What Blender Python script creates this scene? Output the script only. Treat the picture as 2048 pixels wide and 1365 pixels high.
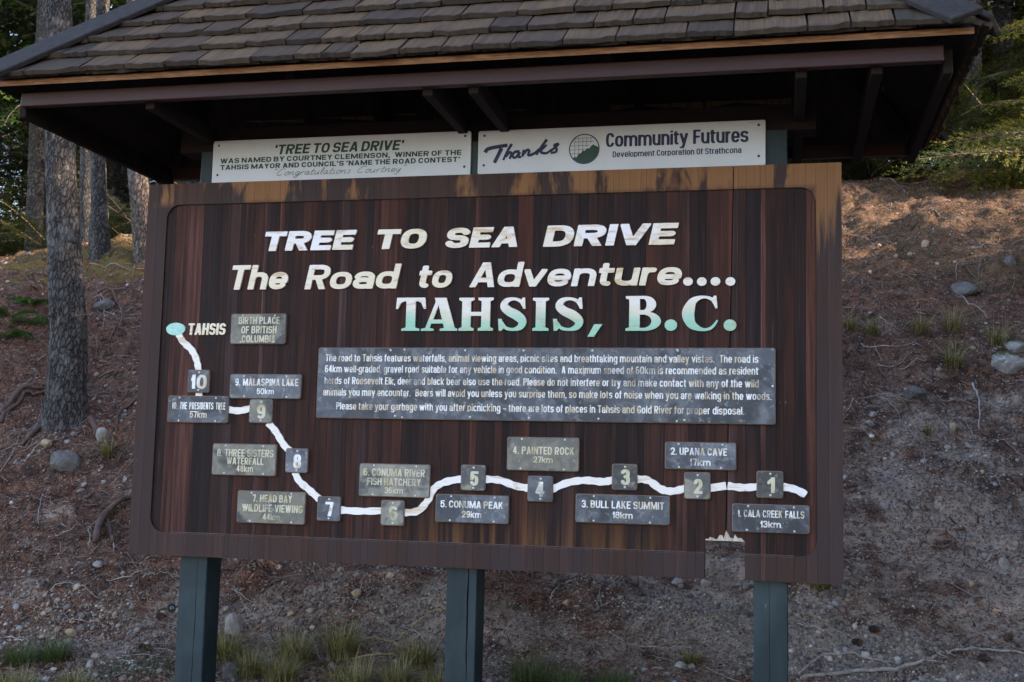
import bpy, bmesh, math, random
import numpy as np
from mathutils import Vector, Matrix, Quaternion

for _o in list(bpy.data.objects):
    bpy.data.objects.remove(_o)
scene = bpy.context.scene
COL = scene.collection

# ---------------------------------------------------------------- camera
CAM_POS = Vector((2.87807, -4.92663, 0.42868))
YAW, PITCH, ROLL = 0.22416, 0.105876, 0.023644
cam_data = bpy.data.cameras.new('camera')
cam = bpy.data.objects.new('camera', cam_data)
COL.objects.link(cam)
_f = Vector((-math.sin(YAW)*math.cos(PITCH), math.cos(YAW)*math.cos(PITCH), math.sin(PITCH)))
_r = Vector((math.cos(YAW), math.sin(YAW), 0))
_u = _r.cross(_f)
_r2 = math.cos(ROLL)*_r + math.sin(ROLL)*_u
_u2 = -math.sin(ROLL)*_r + math.cos(ROLL)*_u
_m = Matrix((_r2, _u2, -_f)).transposed().to_4x4()
_m.translation = CAM_POS
cam.matrix_world = _m
cam_data.sensor_width = 36.0
cam_data.lens = 41.78
cam_data.clip_start = 0.05
cam_data.clip_end = 2000
cam_data.dof.use_dof = True
cam_data.dof.focus_distance = 5.35
cam_data.dof.aperture_fstop = 7.1
scene.camera = cam

# ---------------------------------------------------------------- light
SUN_ELEV, SUN_AZ = math.radians(27), math.radians(6)     # azimuth measured from +X towards +Y
world = bpy.data.worlds.new('World')
scene.world = world
world.use_nodes = True
wn = world.node_tree
wn.nodes.clear()
sky = wn.nodes.new('ShaderNodeTexSky')
sky.sky_type = 'NISHITA'
sky.sun_disc = False
sky.sun_elevation = SUN_ELEV
sky.sun_rotation = math.pi/2 - SUN_AZ
sky.altitude = 200
bg = wn.nodes.new('ShaderNodeBackground')
bg.inputs[1].default_value = 0.15
wo = wn.nodes.new('ShaderNodeOutputWorld')
wn.links.new(sky.outputs[0], bg.inputs[0])
wn.links.new(bg.outputs[0], wo.inputs[0])
sun_d = bpy.data.lights.new('sun', 'SUN')
sun_d.energy = 4.2
sun_d.angle = math.radians(0.53)
sun_d.color = (1.0, 0.86, 0.66)
sun = bpy.data.objects.new('sun', sun_d)
COL.objects.link(sun)
_sd = Vector((math.cos(SUN_ELEV)*math.cos(SUN_AZ), math.cos(SUN_ELEV)*math.sin(SUN_AZ), math.sin(SUN_ELEV)))
sun.rotation_euler = _sd.to_track_quat('Z', 'Y').to_euler()
sun.location = (20, 0, 20)
scene.view_settings.view_transform = 'Standard'
scene.view_settings.look = 'None'
scene.view_settings.gamma = 1
scene.view_settings.use_curve_mapping = False
scene.view_settings.exposure = 2.6
scene.view_settings.use_white_balance = True
scene.view_settings.white_balance_temperature = 7050
scene.view_settings.white_balance_tint = 20
scene.cycles.max_bounces = 6
scene.cycles.diffuse_bounces = 3
scene.cycles.glossy_bounces = 2
scene.cycles.transmission_bounces = 2
scene.cycles.transparent_max_bounces = 4

rng = random.Random(7)
nrg = np.random.default_rng(11)

# ---------------------------------------------------------------- helpers
def tag(o, label=None, cat=None, group=None, kind=None):
    if label: o['label'] = label
    if cat: o['category'] = cat
    if group: o['group'] = group
    if kind: o['kind'] = kind
    return o

def empty(name, loc, rz=0.0):
    o = bpy.data.objects.new(name, None)
    o.empty_display_size = 0.2
    o.location = loc
    o.rotation_euler = (0, 0, rz)
    COL.objects.link(o)
    return o

def link(name, mesh, parent=None, loc=None, world_verts=True, color=None):
    """link a mesh; when world_verts, the vertices are written in scene coordinates"""
    o = bpy.data.objects.new(name, mesh)
    COL.objects.link(o)
    if parent is not None:
        o.parent = parent
        if world_verts:
            base = Vector((0, 0, 0)); q = parent
            while q is not None:
                base += q.location; q = q.parent
            o.location = -base
    if loc is not None:
        o.location = loc
    if color: o.color = color
    return o

def mesh_np(name, verts, faces, mats, smooth=False, fmat=None):
    """fast mesh from numpy arrays; faces (n,3) or (n,4)"""
    verts = np.asarray(verts, dtype=np.float32); faces = np.asarray(faces, dtype=np.int32)
    me = bpy.data.meshes.new(name)
    n, k = faces.shape
    me.vertices.add(len(verts)); me.vertices.foreach_set('co', verts.ravel())
    me.loops.add(n*k); me.loops.foreach_set('vertex_index', faces.ravel())
    me.polygons.add(n)
    me.polygons.foreach_set('loop_start', np.arange(n, dtype=np.int32)*k)
    me.polygons.foreach_set('loop_total', np.full(n, k, dtype=np.int32))
    if fmat is not None: me.polygons.foreach_set('material_index', np.asarray(fmat, dtype=np.int32))
    me.update(calc_edges=True)
    if smooth: me.polygons.foreach_set('use_smooth', np.ones(n, dtype=bool))
    for m in (mats if isinstance(mats, (list, tuple)) else [mats]): me.materials.append(m)
    return me

def mesh_py(name, verts, faces, mats, fm=None, smooth=False):
    me = bpy.data.meshes.new(name)
    me.from_pydata([tuple(v) for v in verts], [], faces)
    for m in (mats if isinstance(mats, (list, tuple)) else [mats]): me.materials.append(m)
    if fm:
        for p, i in zip(me.polygons, fm): p.material_index = i
    if smooth:
        for p in me.polygons: p.use_smooth = True
    me.update()
    return me

class MB:
    def __init__(s): s.v = []; s.f = []; s.m = []
    def add(s, v, f, mi=0):
        b = len(s.v); s.v += [tuple(q) for q in v]
        s.f += [tuple(b+i for i in q) for q in f]; s.m += [mi]*len(f)
    def box(s, x0, x1, y0, y1, z0, z1, mi=0):
        v = [(x0,y0,z0),(x1,y0,z0),(x1,y1,z0),(x0,y1,z0),(x0,y0,z1),(x1,y0,z1),(x1,y1,z1),(x0,y1,z1)]
        s.add(v, [(0,3,2,1),(4,5,6,7),(0,1,5,4),(1,2,6,5),(2,3,7,6),(3,0,4,7)], mi)
    def prism(s, poly, y0, y1, mi=0):
        """polygon in XZ (counter-clockwise seen from -Y), extruded y0 (front) to y1"""
        n = len(poly)
        v = [(x,y0,z) for x,z in poly]+[(x,y1,z) for x,z in poly]
        f = [tuple(range(n)), tuple(range(2*n-1, n-1, -1))]
        f += [(i, i+n, (i+1)%n+n, (i+1)%n) for i in range(n)]
        s.add(v, f, mi)
    def tube(s, pts, rad, n=6, mi=0, cap=True):
        pts = [Vector(p) for p in pts]
        up = Vector((0.13,0.21,0.97)); V = []; F = []
        for i, p in enumerate(pts):
            t = (pts[min(i+1,len(pts)-1)]-pts[max(i-1,0)]).normalized()
            a = t.cross(up)
            if a.length < 1e-3: a = t.cross(Vector((1,0,0)))
            a.normalize(); b = t.cross(a)
            r = rad[i] if isinstance(rad, (list,tuple)) else rad
            for k in range(n):
                th = 2*math.pi*k/n
                V.append(p + r*(math.cos(th)*a + math.sin(th)*b))
        for i in range(len(pts)-1):
            for k in range(n):
                F.append((i*n+k, i*n+(k+1)%n, (i+1)*n+(k+1)%n, (i+1)*n+k))
        if cap: F.append(tuple(range(n-1,-1,-1))); F.append(tuple(range((len(pts)-1)*n, len(pts)*n)))
        s.add(V, F, mi)
    def build(s, name, mats, parent=None, smooth=False, bevel=None, color=None):
        me = mesh_py(name, s.v, s.f, mats, s.m, smooth)
        o = link(name, me, parent, color=color)
        if bevel:
            bm = bmesh.new(); bm.from_mesh(me)
            es = [e for e in bm.edges if len(e.link_faces)==2 and e.calc_face_angle(0) > 0.5]
            bmesh.ops.bevel(bm, geom=es, offset=bevel, segments=1, affect='EDGES', clamp_overlap=True)
            bm.to_mesh(me); bm.free()
        return o

# terrain ---------------------------------------------------------------
def _hash(ix, iy, seed):
    n = (ix.astype(np.int64)*374761393+iy.astype(np.int64)*668265263+seed*1274126177) & 0x7fffffff
    n = ((n ^ (n >> 13))*1274126177) & 0x7fffffff
    return ((n ^ (n >> 16)) & 0xffff)/65535.0
def vnoise(x, y, seed=0):
    x = np.asarray(x, float); y = np.asarray(y, float)
    ix = np.floor(x); iy = np.floor(y); fx = x-ix; fy = y-iy
    fx = fx*fx*(3-2*fx); fy = fy*fy*(3-2*fy)
    a = _hash(ix,iy,seed); b = _hash(ix+1,iy,seed); c = _hash(ix,iy+1,seed); d = _hash(ix+1,iy+1,seed)
    return (a*(1-fx)+b*fx)*(1-fy)+(c*(1-fx)+d*fx)*fy-0.5
def height(x,y):
    x=np.asarray(x,float);y=np.asarray(y,float)
    toe=np.interp(x,[-8,-6,-1,1.5,4,8],[-.4,-.1,.4,1.1,1.5,1.6])
    s=y-toe
    k=np.interp(x,[0,3],[.3,.55])
    sp=k*np.logaddexp(0,s/k)
    h1=-.64+.66*sp+.10*np.minimum(y,0)
    hc=np.interp(x,[-5,0,4,9],[2.45,3.0,3.65,3.9])
    h2=hc+.10*(y-6)+.16*np.maximum(y-14,0)
    q=.35
    h=-q*np.logaddexp(-h1/q,-h2/q)
    amp=np.clip((s+.3)/1.5,0.05,1)
    h=h+amp*(.34*vnoise(x*.9,y*.9,1)+.16*vnoise(x*2.3,y*2.3,2)+.095*vnoise(x*6,y*6,3)+.055*vnoise(x*13,y*13,4))
    return h+.018*vnoise(x*9,y*9,5)+.008*vnoise(x*19,y*19,6)

def hz(x, y): return float(height(x, y))
def hnormal(x, y, e=0.06):
    return Vector((hz(x-e,y)-hz(x+e,y), hz(x,y-e)-hz(x,y+e), 2*e)).normalized()

# ---------------------------------------------------------------- materials
class NT:
    def __init__(s, name):
        s.m = bpy.data.materials.new(name); s.m.use_nodes = True
        s.t = s.m.node_tree; s.t.nodes.clear()
        s.out = s.n('ShaderNodeOutputMaterial'); s.b = s.n('ShaderNodeBsdfPrincipled')
        s.l(s.b.outputs[0], s.out.inputs[0])
        s.b.inputs['Specular IOR Level'].default_value = 0.3
    def n(s, t, **k):
        q = s.t.nodes.new(t)
        for a, b in k.items(): setattr(q, a, b)
        return q
    def l(s, a, b): s.t.links.new(a, b)
    def coord(s, scale=(1,1,1), rot=(0,0,0), loc=None, which='Object'):
        tc = s.n('ShaderNodeTexCoord'); mp = s.n('ShaderNodeMapping')
        mp.inputs['Scale'].default_value = scale; mp.inputs['Rotation'].default_value = rot
        s.l(tc.outputs[which], mp.inputs[0])
        if loc is not None:
            if isinstance(loc, (tuple, list)): mp.inputs['Location'].default_value = loc
            else: s.l(loc, mp.inputs['Location'])
        return mp.outputs[0]
    def noise(s, vec, scale, detail=4, rough=0.6, dist=0.0, w=None):
        q = s.n('ShaderNodeTexNoise'); q.inputs['Scale'].default_value = scale
        q.inputs['Detail'].default_value = detail; q.inputs['Roughness'].default_value = rough
        q.inputs['Distortion'].default_value = dist
        if w is not None: q.noise_dimensions = '4D'; s.l(w, q.inputs['W'])
        s.l(vec, q.inputs['Vector']); return q.outputs[0]
    def vor(s, vec, scale, feature='F1', out=0, rand=1.0):
        q = s.n('ShaderNodeTexVoronoi', feature=feature); q.inputs['Scale'].default_value = scale
        q.inputs['Randomness'].default_value = rand
        s.l(vec, q.inputs['Vector']); return q.outputs[out]
    def ramp(s, fac, stops, interp='LINEAR'):
        q = s.n('ShaderNodeValToRGB'); q.color_ramp.interpolation = interp
        e = q.color_ramp.elements
        while len(e) > 1: e.remove(e[-1])
        for i, (p, c) in enumerate(stops):
            x = e[0] if i == 0 else e.new(p)
            x.position = p
            x.color = (c if isinstance(c, (tuple, list)) else (c,c,c))[:3] + (1,) if isinstance(c,(tuple,list)) else (c,c,c,1)
        s.l(fac, q.inputs[0]); return q.outputs[0]
    def mix(s, f, a, b, mode='MIX'):
        q = s.n('ShaderNodeMix', data_type='RGBA', blend_type=mode)
        for i, v in ((0,f),(6,a),(7,b)):
            if hasattr(v, 'is_output'): s.l(v, q.inputs[i])
            elif isinstance(v, (tuple,list)): q.inputs[i].default_value = tuple(v)[:3]+(1,)
            else: q.inputs[i].default_value = v
        return q.outputs[2]
    def math(s, op, a, b=0.0, clamp=False):
        q = s.n('ShaderNodeMath', operation=op, use_clamp=clamp)
        for i, v in ((0,a),(1,b)):
            if hasattr(v, 'is_output'): s.l(v, q.inputs[i])
            else: q.inputs[i].default_value = v
        return q.outputs[0]
    def bump(s, h, strength=0.5, dist=0.01, normal=None):
        q = s.n('ShaderNodeBump'); q.inputs['Strength'].default_value = strength
        q.inputs['Distance'].default_value = dist; s.l(h, q.inputs['Height'])
        if normal is not None: s.l(normal, q.inputs['Normal'])
        s.l(q.outputs[0], s.b.inputs['Normal']); return q.outputs[0]
    def col(s, c):
        if hasattr(c, 'is_output'): s.l(c, s.b.inputs['Base Color'])
        else: s.b.inputs['Base Color'].default_value = tuple(c)+(1,)
    def rough(s, r):
        if hasattr(r, 'is_output'): s.l(r, s.b.inputs['Roughness'])
        else: s.b.inputs['Roughness'].default_value = r
    def sep(s, v):
        q = s.n('ShaderNodeSeparateXYZ'); s.l(v, q.inputs[0]); return q.outputs
    def island(s):
        return s.n('ShaderNodeNewGeometry').outputs['Random Per Island']
    def orand(s): return s.n('ShaderNodeObjectInfo').outputs['Random']
    def ocol(s): return s.n('ShaderNodeObjectInfo').outputs['Color']

def mat_panel(name, frame):
    t = NT(name)
    w = t.math('MULTIPLY', t.orand(), 37.0)
    v = t.coord((1,1,1))
    g = t.noise(t.coord((60,60,1.3)), 1.0, 6, 0.65, 0.3, w)       # fine vertical grain
    g2 = t.noise(t.coord((14,14,0.8)), 1.0, 4, 0.6, 0.6, w)        # broad streaks
    base = t.ocol()
    g3 = t.noise(t.coord((170,170,2.6)), 1.0, 5, 0.7, 0.2, w)
    c = t.mix(t.ramp(g2, [(0.36,0.0),(0.62,1.0)]), t.mix(0.72, base, (0.010,0.006,0.006)), t.mix(1.0, base, (1.35,1.25,1.2), 'MULTIPLY'))
    c = t.mix(t.ramp(g, [(0.38,0.75),(0.60,0.0)]), c, (0.008,0.005,0.005))
    c = t.mix(t.ramp(g3, [(0.46,0.0),(0.60,0.55)]), c, (0.010,0.006,0.006))
    c = t.mix(t.ramp(g3, [(0.32,0.35),(0.42,0.0)]), c, (0.11,0.062,0.052))
    kn = t.vor(t.coord((9,9,2.2)), 1.0)
    c = t.mix(t.ramp(kn, [(0.05,0.8),(0.13,0.0)]), c, (0.012,0.007,0.006))
    red = t.ramp(t.noise(t.coord((7,7,1.1)), 1.0, 3, 0.5, 0.4, w), [(0.55,0.0),(0.75,0.55)])
    c = t.mix(red, c, t.mix(0.5, base, (0.15,0.040,0.018)))
    X, Y, Z = t.sep(v)
    if frame:
        c = t.mix(0.45, c, (0.068,0.038,0.028))
        ag = t.ramp(t.noise(t.coord((3,3,1.0), loc=(2,7,4)), 1.0, 4, 0.6), [(0.40,0.0),(0.62,0.6)])
        c = t.mix(ag, c, (0.036,0.029,0.033))
        # weather-worn bare wood along the top rail and down the right stile
        top = t.ramp(Z, [(0.0,0.0)]) if False else t.math('MULTIPLY', t.math('SUBTRACT', Z, 1.585), 30.0, True)
        n1 = t.noise(t.coord((5.5,5.5,1.2)), 1.0, 4, 0.55, 0.5)
        n2 = t.noise(t.coord((9,9,3.0), loc=(4,2,1)), 1.0, 4, 0.6, 0.6)
        xr = t.ramp(t.math('DIVIDE', X, 3.2), [(0.0,0.55),(0.05,0.45),(0.14,0.62),(0.20,0.66),(0.27,0.30),(0.34,0.40),(0.40,0.22),(0.5,0.30),(0.58,0.62),(0.8,0.66),(0.93,0.72),(0.97,1.0)])
        mv = t.math('ADD', t.math('MULTIPLY', t.math('SUBTRACT', n1, 0.5), 2.0), t.math('ADD', xr, t.math('MULTIPLY', t.math('SUBTRACT', n2, 0.5), 1.3)))
        m = t.ramp(mv, [(0.50,0.0),(0.64,1.0)])
        m = t.math('MULTIPLY', m, top)
        # right stile patch
        rs = t.math('MULTIPLY', t.math('SUBTRACT', X, 3.0), 40.0, True)
        lean = t.math('SUBTRACT', 3.118, X)                         # 0 at the edge, .1 inside
        zz = t.math('ADD', t.math('MULTIPLY', lean, 9.0), t.math('MULTIPLY', n1, 0.9))
        zs = t.math('MULTIPLY', t.math('SUBTRACT', t.noise(t.coord((34,34,1.6), loc=(0,3,1)), 1.0, 5, 0.7, 0.4), 0.5), 3.4)
        zm = t.math('SUBTRACT', t.math('ADD', t.math('ADD', t.math('MULTIPLY', t.math('SUBTRACT', Z, 1.42), 3.6), zz), zs), 0.75)
        m2 = t.math('MULTIPLY', t.ramp(zm, [(0.0,0.0),(0.6,1.0)]), rs)
        m = t.math('MAXIMUM', m, m2)
        bare = t.mix(g, (0.14,0.058,0.022), (0.30,0.15,0.066))
        c = t.mix(t.math('MULTIPLY', m, 0.85), c, bare)
    else:
        # warm thin-stain areas low on the right part
        zl = t.ramp(Z, [(0.10,0.9),(0.24,0.25),(0.42,0.0)])
        xm = t.ramp(t.math('DIVIDE', X, 3.2), [(0.36,0.0),(0.42,1.0),(0.72,0.8),(0.8,0.0)])
        n3 = t.ramp(t.noise(t.coord((26,26,1.0), loc=(1,5,2)), 1.0, 4, 0.6), [(0.42,0.0),(0.6,1.0)])
        mm = t.math('MULTIPLY', t.math('MULTIPLY', zl, xm), n3)
        c = t.mix(t.math('MULTIPLY', mm, 0.8), c, (0.15,0.065,0.025))
    speck = t.ramp(t.noise(t.coord((90,90,30)), 1.0, 2, 0.5), [(0.76,0.0),(0.80,0.5)])
    c = t.mix(speck, c, (0.25,0.22,0.22))
    t.col(c); t.rough(t.ramp(g, [(0.3,0.50),(0.7,0.72)])); t.b.inputs['Specular IOR Level'].default_value = 0.12
    t.bump(g, 0.35, 0.003)
    return t.m

def mat_paint_letter(name, green=False, cream=0.85):
    t = NT(name)
    v = t.coord()
    n1 = t.noise(t.coord((6,6,22)), 1.0, 5, 0.65, 1.2)
    n2 = t.noise(t.coord((2.2,2.2,3.0), loc=(3,1,7)), 1.0, 3, 0.6)
    white = (0.74,0.73,0.74)
    c = t.mix(t.ramp(n2, [(0.36,0.0),(0.56,cream)]), white, (0.68,0.59,0.41))
    c = t.mix(t.ramp(n1, [(0.52,0.0),(0.66,0.75)]), c, (0.46,0.28,0.13))
    if green:
        X,Y,Z = t.sep(v)
        zg = t.math('ADD', t.math('DIVIDE', t.math('SUBTRACT', Z, 1.0), 0.14), t.math('MULTIPLY', t.math('SUBTRACT', n2, 0.5), 1.4))
        zg = t.math('ADD', zg, t.math('MULTIPLY', t.math('SUBTRACT', n1, 0.5), 1.0))
        g = t.ramp(zg, [(0.10,(0.27,0.55,0.41)),(0.45,(0.40,0.60,0.49)),(0.62,(0.66,0.64,0.52)),(0.85,(0.74,0.72,0.68))])
        gm = t.mix(1.0, c, g, 'MULTIPLY')
        c = t.mix(0.75, gm, g)
        c = t.mix(t.ramp(n1, [(0.56,0.0),(0.70,0.55)]), c, (0.38,0.27,0.10))
    t.col(c); t.rough(0.45); t.bump(n1, 0.2, 0.002)
    return t.m

def mat_plaque(name, a, b, wear):
    t = NT(name)
    r = t.math('MULTIPLY', t.orand(), 50.0)
    n1 = t.noise(t.coord((16,16,16)), 1.0, 5, 0.65, 1.0, r)
    n2 = t.noise(t.coord((5,5,5)), 1.0, 3, 0.6, 0.8, r)
    c = t.mix(t.ramp(n1, [(0.44,0.0),(0.52,1.0)]), a, b)
    c = t.mix(t.ramp(n2, [(0.50,0.0),(0.57,0.8)]), c, (0.026,0.031,0.040))
    c = t.mix(1.0, c, t.ramp(t.orand(), [(0.0,0.75),(1.0,1.3)]), 'MULTIPLY')
    sp = t.ramp(t.noise(t.coord((34,34,34)), 1.0, 5, 0.75, 0, r), [(0.57,0.0),(0.64,0.7)])
    c = t.mix(sp, c, (0.24,0.25,0.25))
    c = t.mix(t.ramp(t.noise(t.coord((9,9,20), loc=(8,8,8)), 1.0, 5, 0.7, 1.0, r), [(0.62,0.0),(0.72,wear)]), c, (0.22,0.13,0.06))
    t.col(c); t.rough(t.ramp(n1, [(0.4,0.3),(0.6,0.5)])); t.bump(n1, 0.25, 0.002)
    return t.m

def mat_simple(name, c, rough=0.6, var=0.25, scale=20, bump=0.2, stretch=(1,1,1)):
    t = NT(name)
    n = t.noise(t.coord(stretch), scale, 5, 0.65, 0.3)
    lo = tuple(x*(1-var) for x in c); hi = tuple(min(1,x*(1+var)) for x in c)
    t.col(t.mix(t.ramp(n, [(0.3,0.0),(0.7,1.0)]), lo, hi)); t.rough(rough)
    if bump: t.bump(n, bump, 0.004)
    return t.m

def mat_lettering(name, c, dirty, lo=0.5, hi=0.62, sc=14):
    t = NT(name)
    n = t.noise(t.coord((1.4,1.4,1)), sc, 4, 0.6, 0.5)
    n2 = t.noise(t.coord((1,1,1), loc=(5,3,1)), 8, 4, 0.6)
    cc = t.mix(t.ramp(n, [(lo,0.0),(hi,0.8)]), c, dirty)
    cc = t.mix(t.ramp(n2, [(0.53,0.0),(0.66,0.75)]), cc, (0.12,0.12,0.12))
    n3 = t.noise(t.coord((1,1,0.6), loc=(2,9,4)), 60, 3, 0.6)
    cc = t.mix(t.ramp(n3, [(0.62,0.0),(0.72,0.45)]), cc, (0.14,0.14,0.14))
    t.col(cc); t.rough(0.5)
    return t.m

def mat_green_post():
    t = NT('green_post_paint')
    g = t.noise(t.coord((24,24,0.9)), 1.0, 6, 0.65, 0.5)
    n = t.noise(t.coord((3,3,2)), 1.0, 3, 0.6)
    c = t.mix(t.ramp(g, [(0.3,0.0),(0.7,1.0)]), (0.004,0.014,0.019), (0.009,0.024,0.031))
    c = t.mix(t.ramp(n, [(0.5,0.0),(0.7,0.5)]), c, (0.035,0.065,0.07))
    chips = t.ramp(t.noise(t.coord((40,40,14)), 1.0, 3, 0.6), [(0.70,0.0),(0.74,0.6)])
    c = t.mix(chips, c, (0.20,0.20,0.19))
    t.col(c); t.rough(0.55); t.bump(g, 0.5, 0.004)
    return t.m

def mat_shingle():
    t = NT('cedar_shingle')
    w = t.math('MULTIPLY', t.orand(), 41.0)
    g = t.noise(t.coord((55,3,3)), 1.0, 5, 0.65, 0.4, w)
    b = t.noise(t.coord((5,5,5)), 1.0, 4, 0.6, 0.5, w)
    tone = t.ramp(t.orand(), [(0.0,(0.065,0.045,0.033)),(0.3,(0.105,0.068,0.042)),(0.7,(0.155,0.097,0.054)),(1.0,(0.085,0.058,0.041))])
    c = t.mix(t.ramp(g, [(0.3,0.65),(0.62,0.0)]), tone, (0.022,0.018,0.017))
    c = t.mix(t.ramp(b, [(0.50,0.0),(0.70,0.6)]), c, (0.040,0.034,0.030))
    X,Y,Z = t.sep(t.coord())
    # weathered dark butt end (object Y runs up the slope from the butt)
    e = t.ramp(t.math('MULTIPLY', t.math('ADD', Y, t.math('MULTIPLY', b, 0.02)), 10.0), [(0.12,1.0),(0.34,0.0)])
    c = t.mix(t.math('MULTIPLY', e, 0.6), c, (0.028,0.028,0.027))
    t.col(c); t.rough(0.85); t.b.inputs['Specular IOR Level'].default_value = 0.12; t.bump(g, 0.5, 0.004)
    return t.m

def mat_bark(name, lo, hi, lichen, sc=1.0):
    t = NT(name)
    v = t.coord((11*sc,11*sc,4.2*sc))
    d = t.noise(v, 1.6, 4, 0.6)
    q = t.n('ShaderNodeVectorMath', operation='ADD')
    t.l(v, q.inputs[0]); 
    cmb = t.n('ShaderNodeCombineXYZ'); t.l(d, cmb.inputs[0]); t.l(d, cmb.inputs[1]); t.l(d, cmb.inputs[2])
    t.l(cmb.outputs[0], q.inputs[1])
    cr = t.vor(q.outputs[0], 1.9, 'DISTANCE_TO_EDGE')
    f = t.noise(t.coord((1,1,1)), 60, 5, 0.7)
    c = t.mix(t.ramp(cr, [(0.02,0.0),(0.16,1.0)]), tuple(x*0.3 for x in lo), t.mix(f, lo, hi))
    li = t.ramp(t.noise(t.coord((1,1,0.7), loc=(3,3,3)), 9, 5, 0.7), [(0.52,0.0),(0.64,lichen)])
    c = t.mix(li, c, (0.20,0.20,0.19))
    t.col(c); t.rough(0.9)
    h = t.math('ADD', t.ramp(cr, [(0.0,0.0),(0.22,1.0)]), t.math('MULTIPLY', f, 0.35))
    t.bump(h, 0.9, 0.018)
    return t.m

def mat_leaf(name, stops, trans=0.45):
    t = NT(name)
    tone = t.ramp(t.island(), stops)
    n = t.noise(t.coord(), 1.3, 2, 0.5)
    c = t.mix(t.ramp(n, [(0.35,0.0),(0.65,0.6)]), tone, t.mix(1.0, tone, (0.55,0.6,0.55), 'MULTIPLY'))
    t.col(c); t.rough(0.55)
    tr = t.n('ShaderNodeBsdfTranslucent'); mx = t.n('ShaderNodeMixShader')
    t.l(t.mix(1.0, c, (1.5,1.6,0.6), 'MULTIPLY'), tr.inputs[0])
    mx.inputs[0].default_value = trans
    t.l(t.b.outputs[0], mx.inputs[1]); t.l(tr.outputs[0], mx.inputs[2]); t.l(mx.outputs[0], t.out.inputs[0])
    return t.m

def mat_island(name, stops, rough=0.85, sc=40, var=0.35):
    t = NT(name)
    tone = t.ramp(t.island(), stops)
    n = t.noise(t.coord(), sc, 3, 0.6)
    c = t.mix(t.math('MULTIPLY', n, var*2), tone, t.mix(1.0, tone, (0.4,0.4,0.4), 'MULTIPLY'))
    t.col(c); t.rough(rough)
    return t.m

def mat_rock(name, a, b, moss=0.0):
    t = NT(name)
    n = t.noise(t.coord(), 9, 6, 0.7, 0.4); n2 = t.noise(t.coord(), 40, 4, 0.7)
    c = t.mix(t.ramp(n, [(0.35,0.0),(0.62,1.0)]), a, b)
    c = t.mix(t.ramp(n2, [(0.5,0.0),(0.7,0.5)]), c, tuple(x*0.45 for x in a))
    if moss:
        nz = t.sep(t.n('ShaderNodeNewGeometry').outputs['Normal'])[2]
        mm = t.ramp(t.math('ADD', nz, t.math('MULTIPLY', t.math('SUBTRACT', n, 0.5), 1.2)), [(0.45,0.0),(0.6,moss)])
        c = t.mix(mm, c, (0.05,0.045,0.015))
    t.col(c); t.rough(0.85); t.bump(t.math('ADD', n, n2), 0.6, 0.01)
    return t.m

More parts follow.
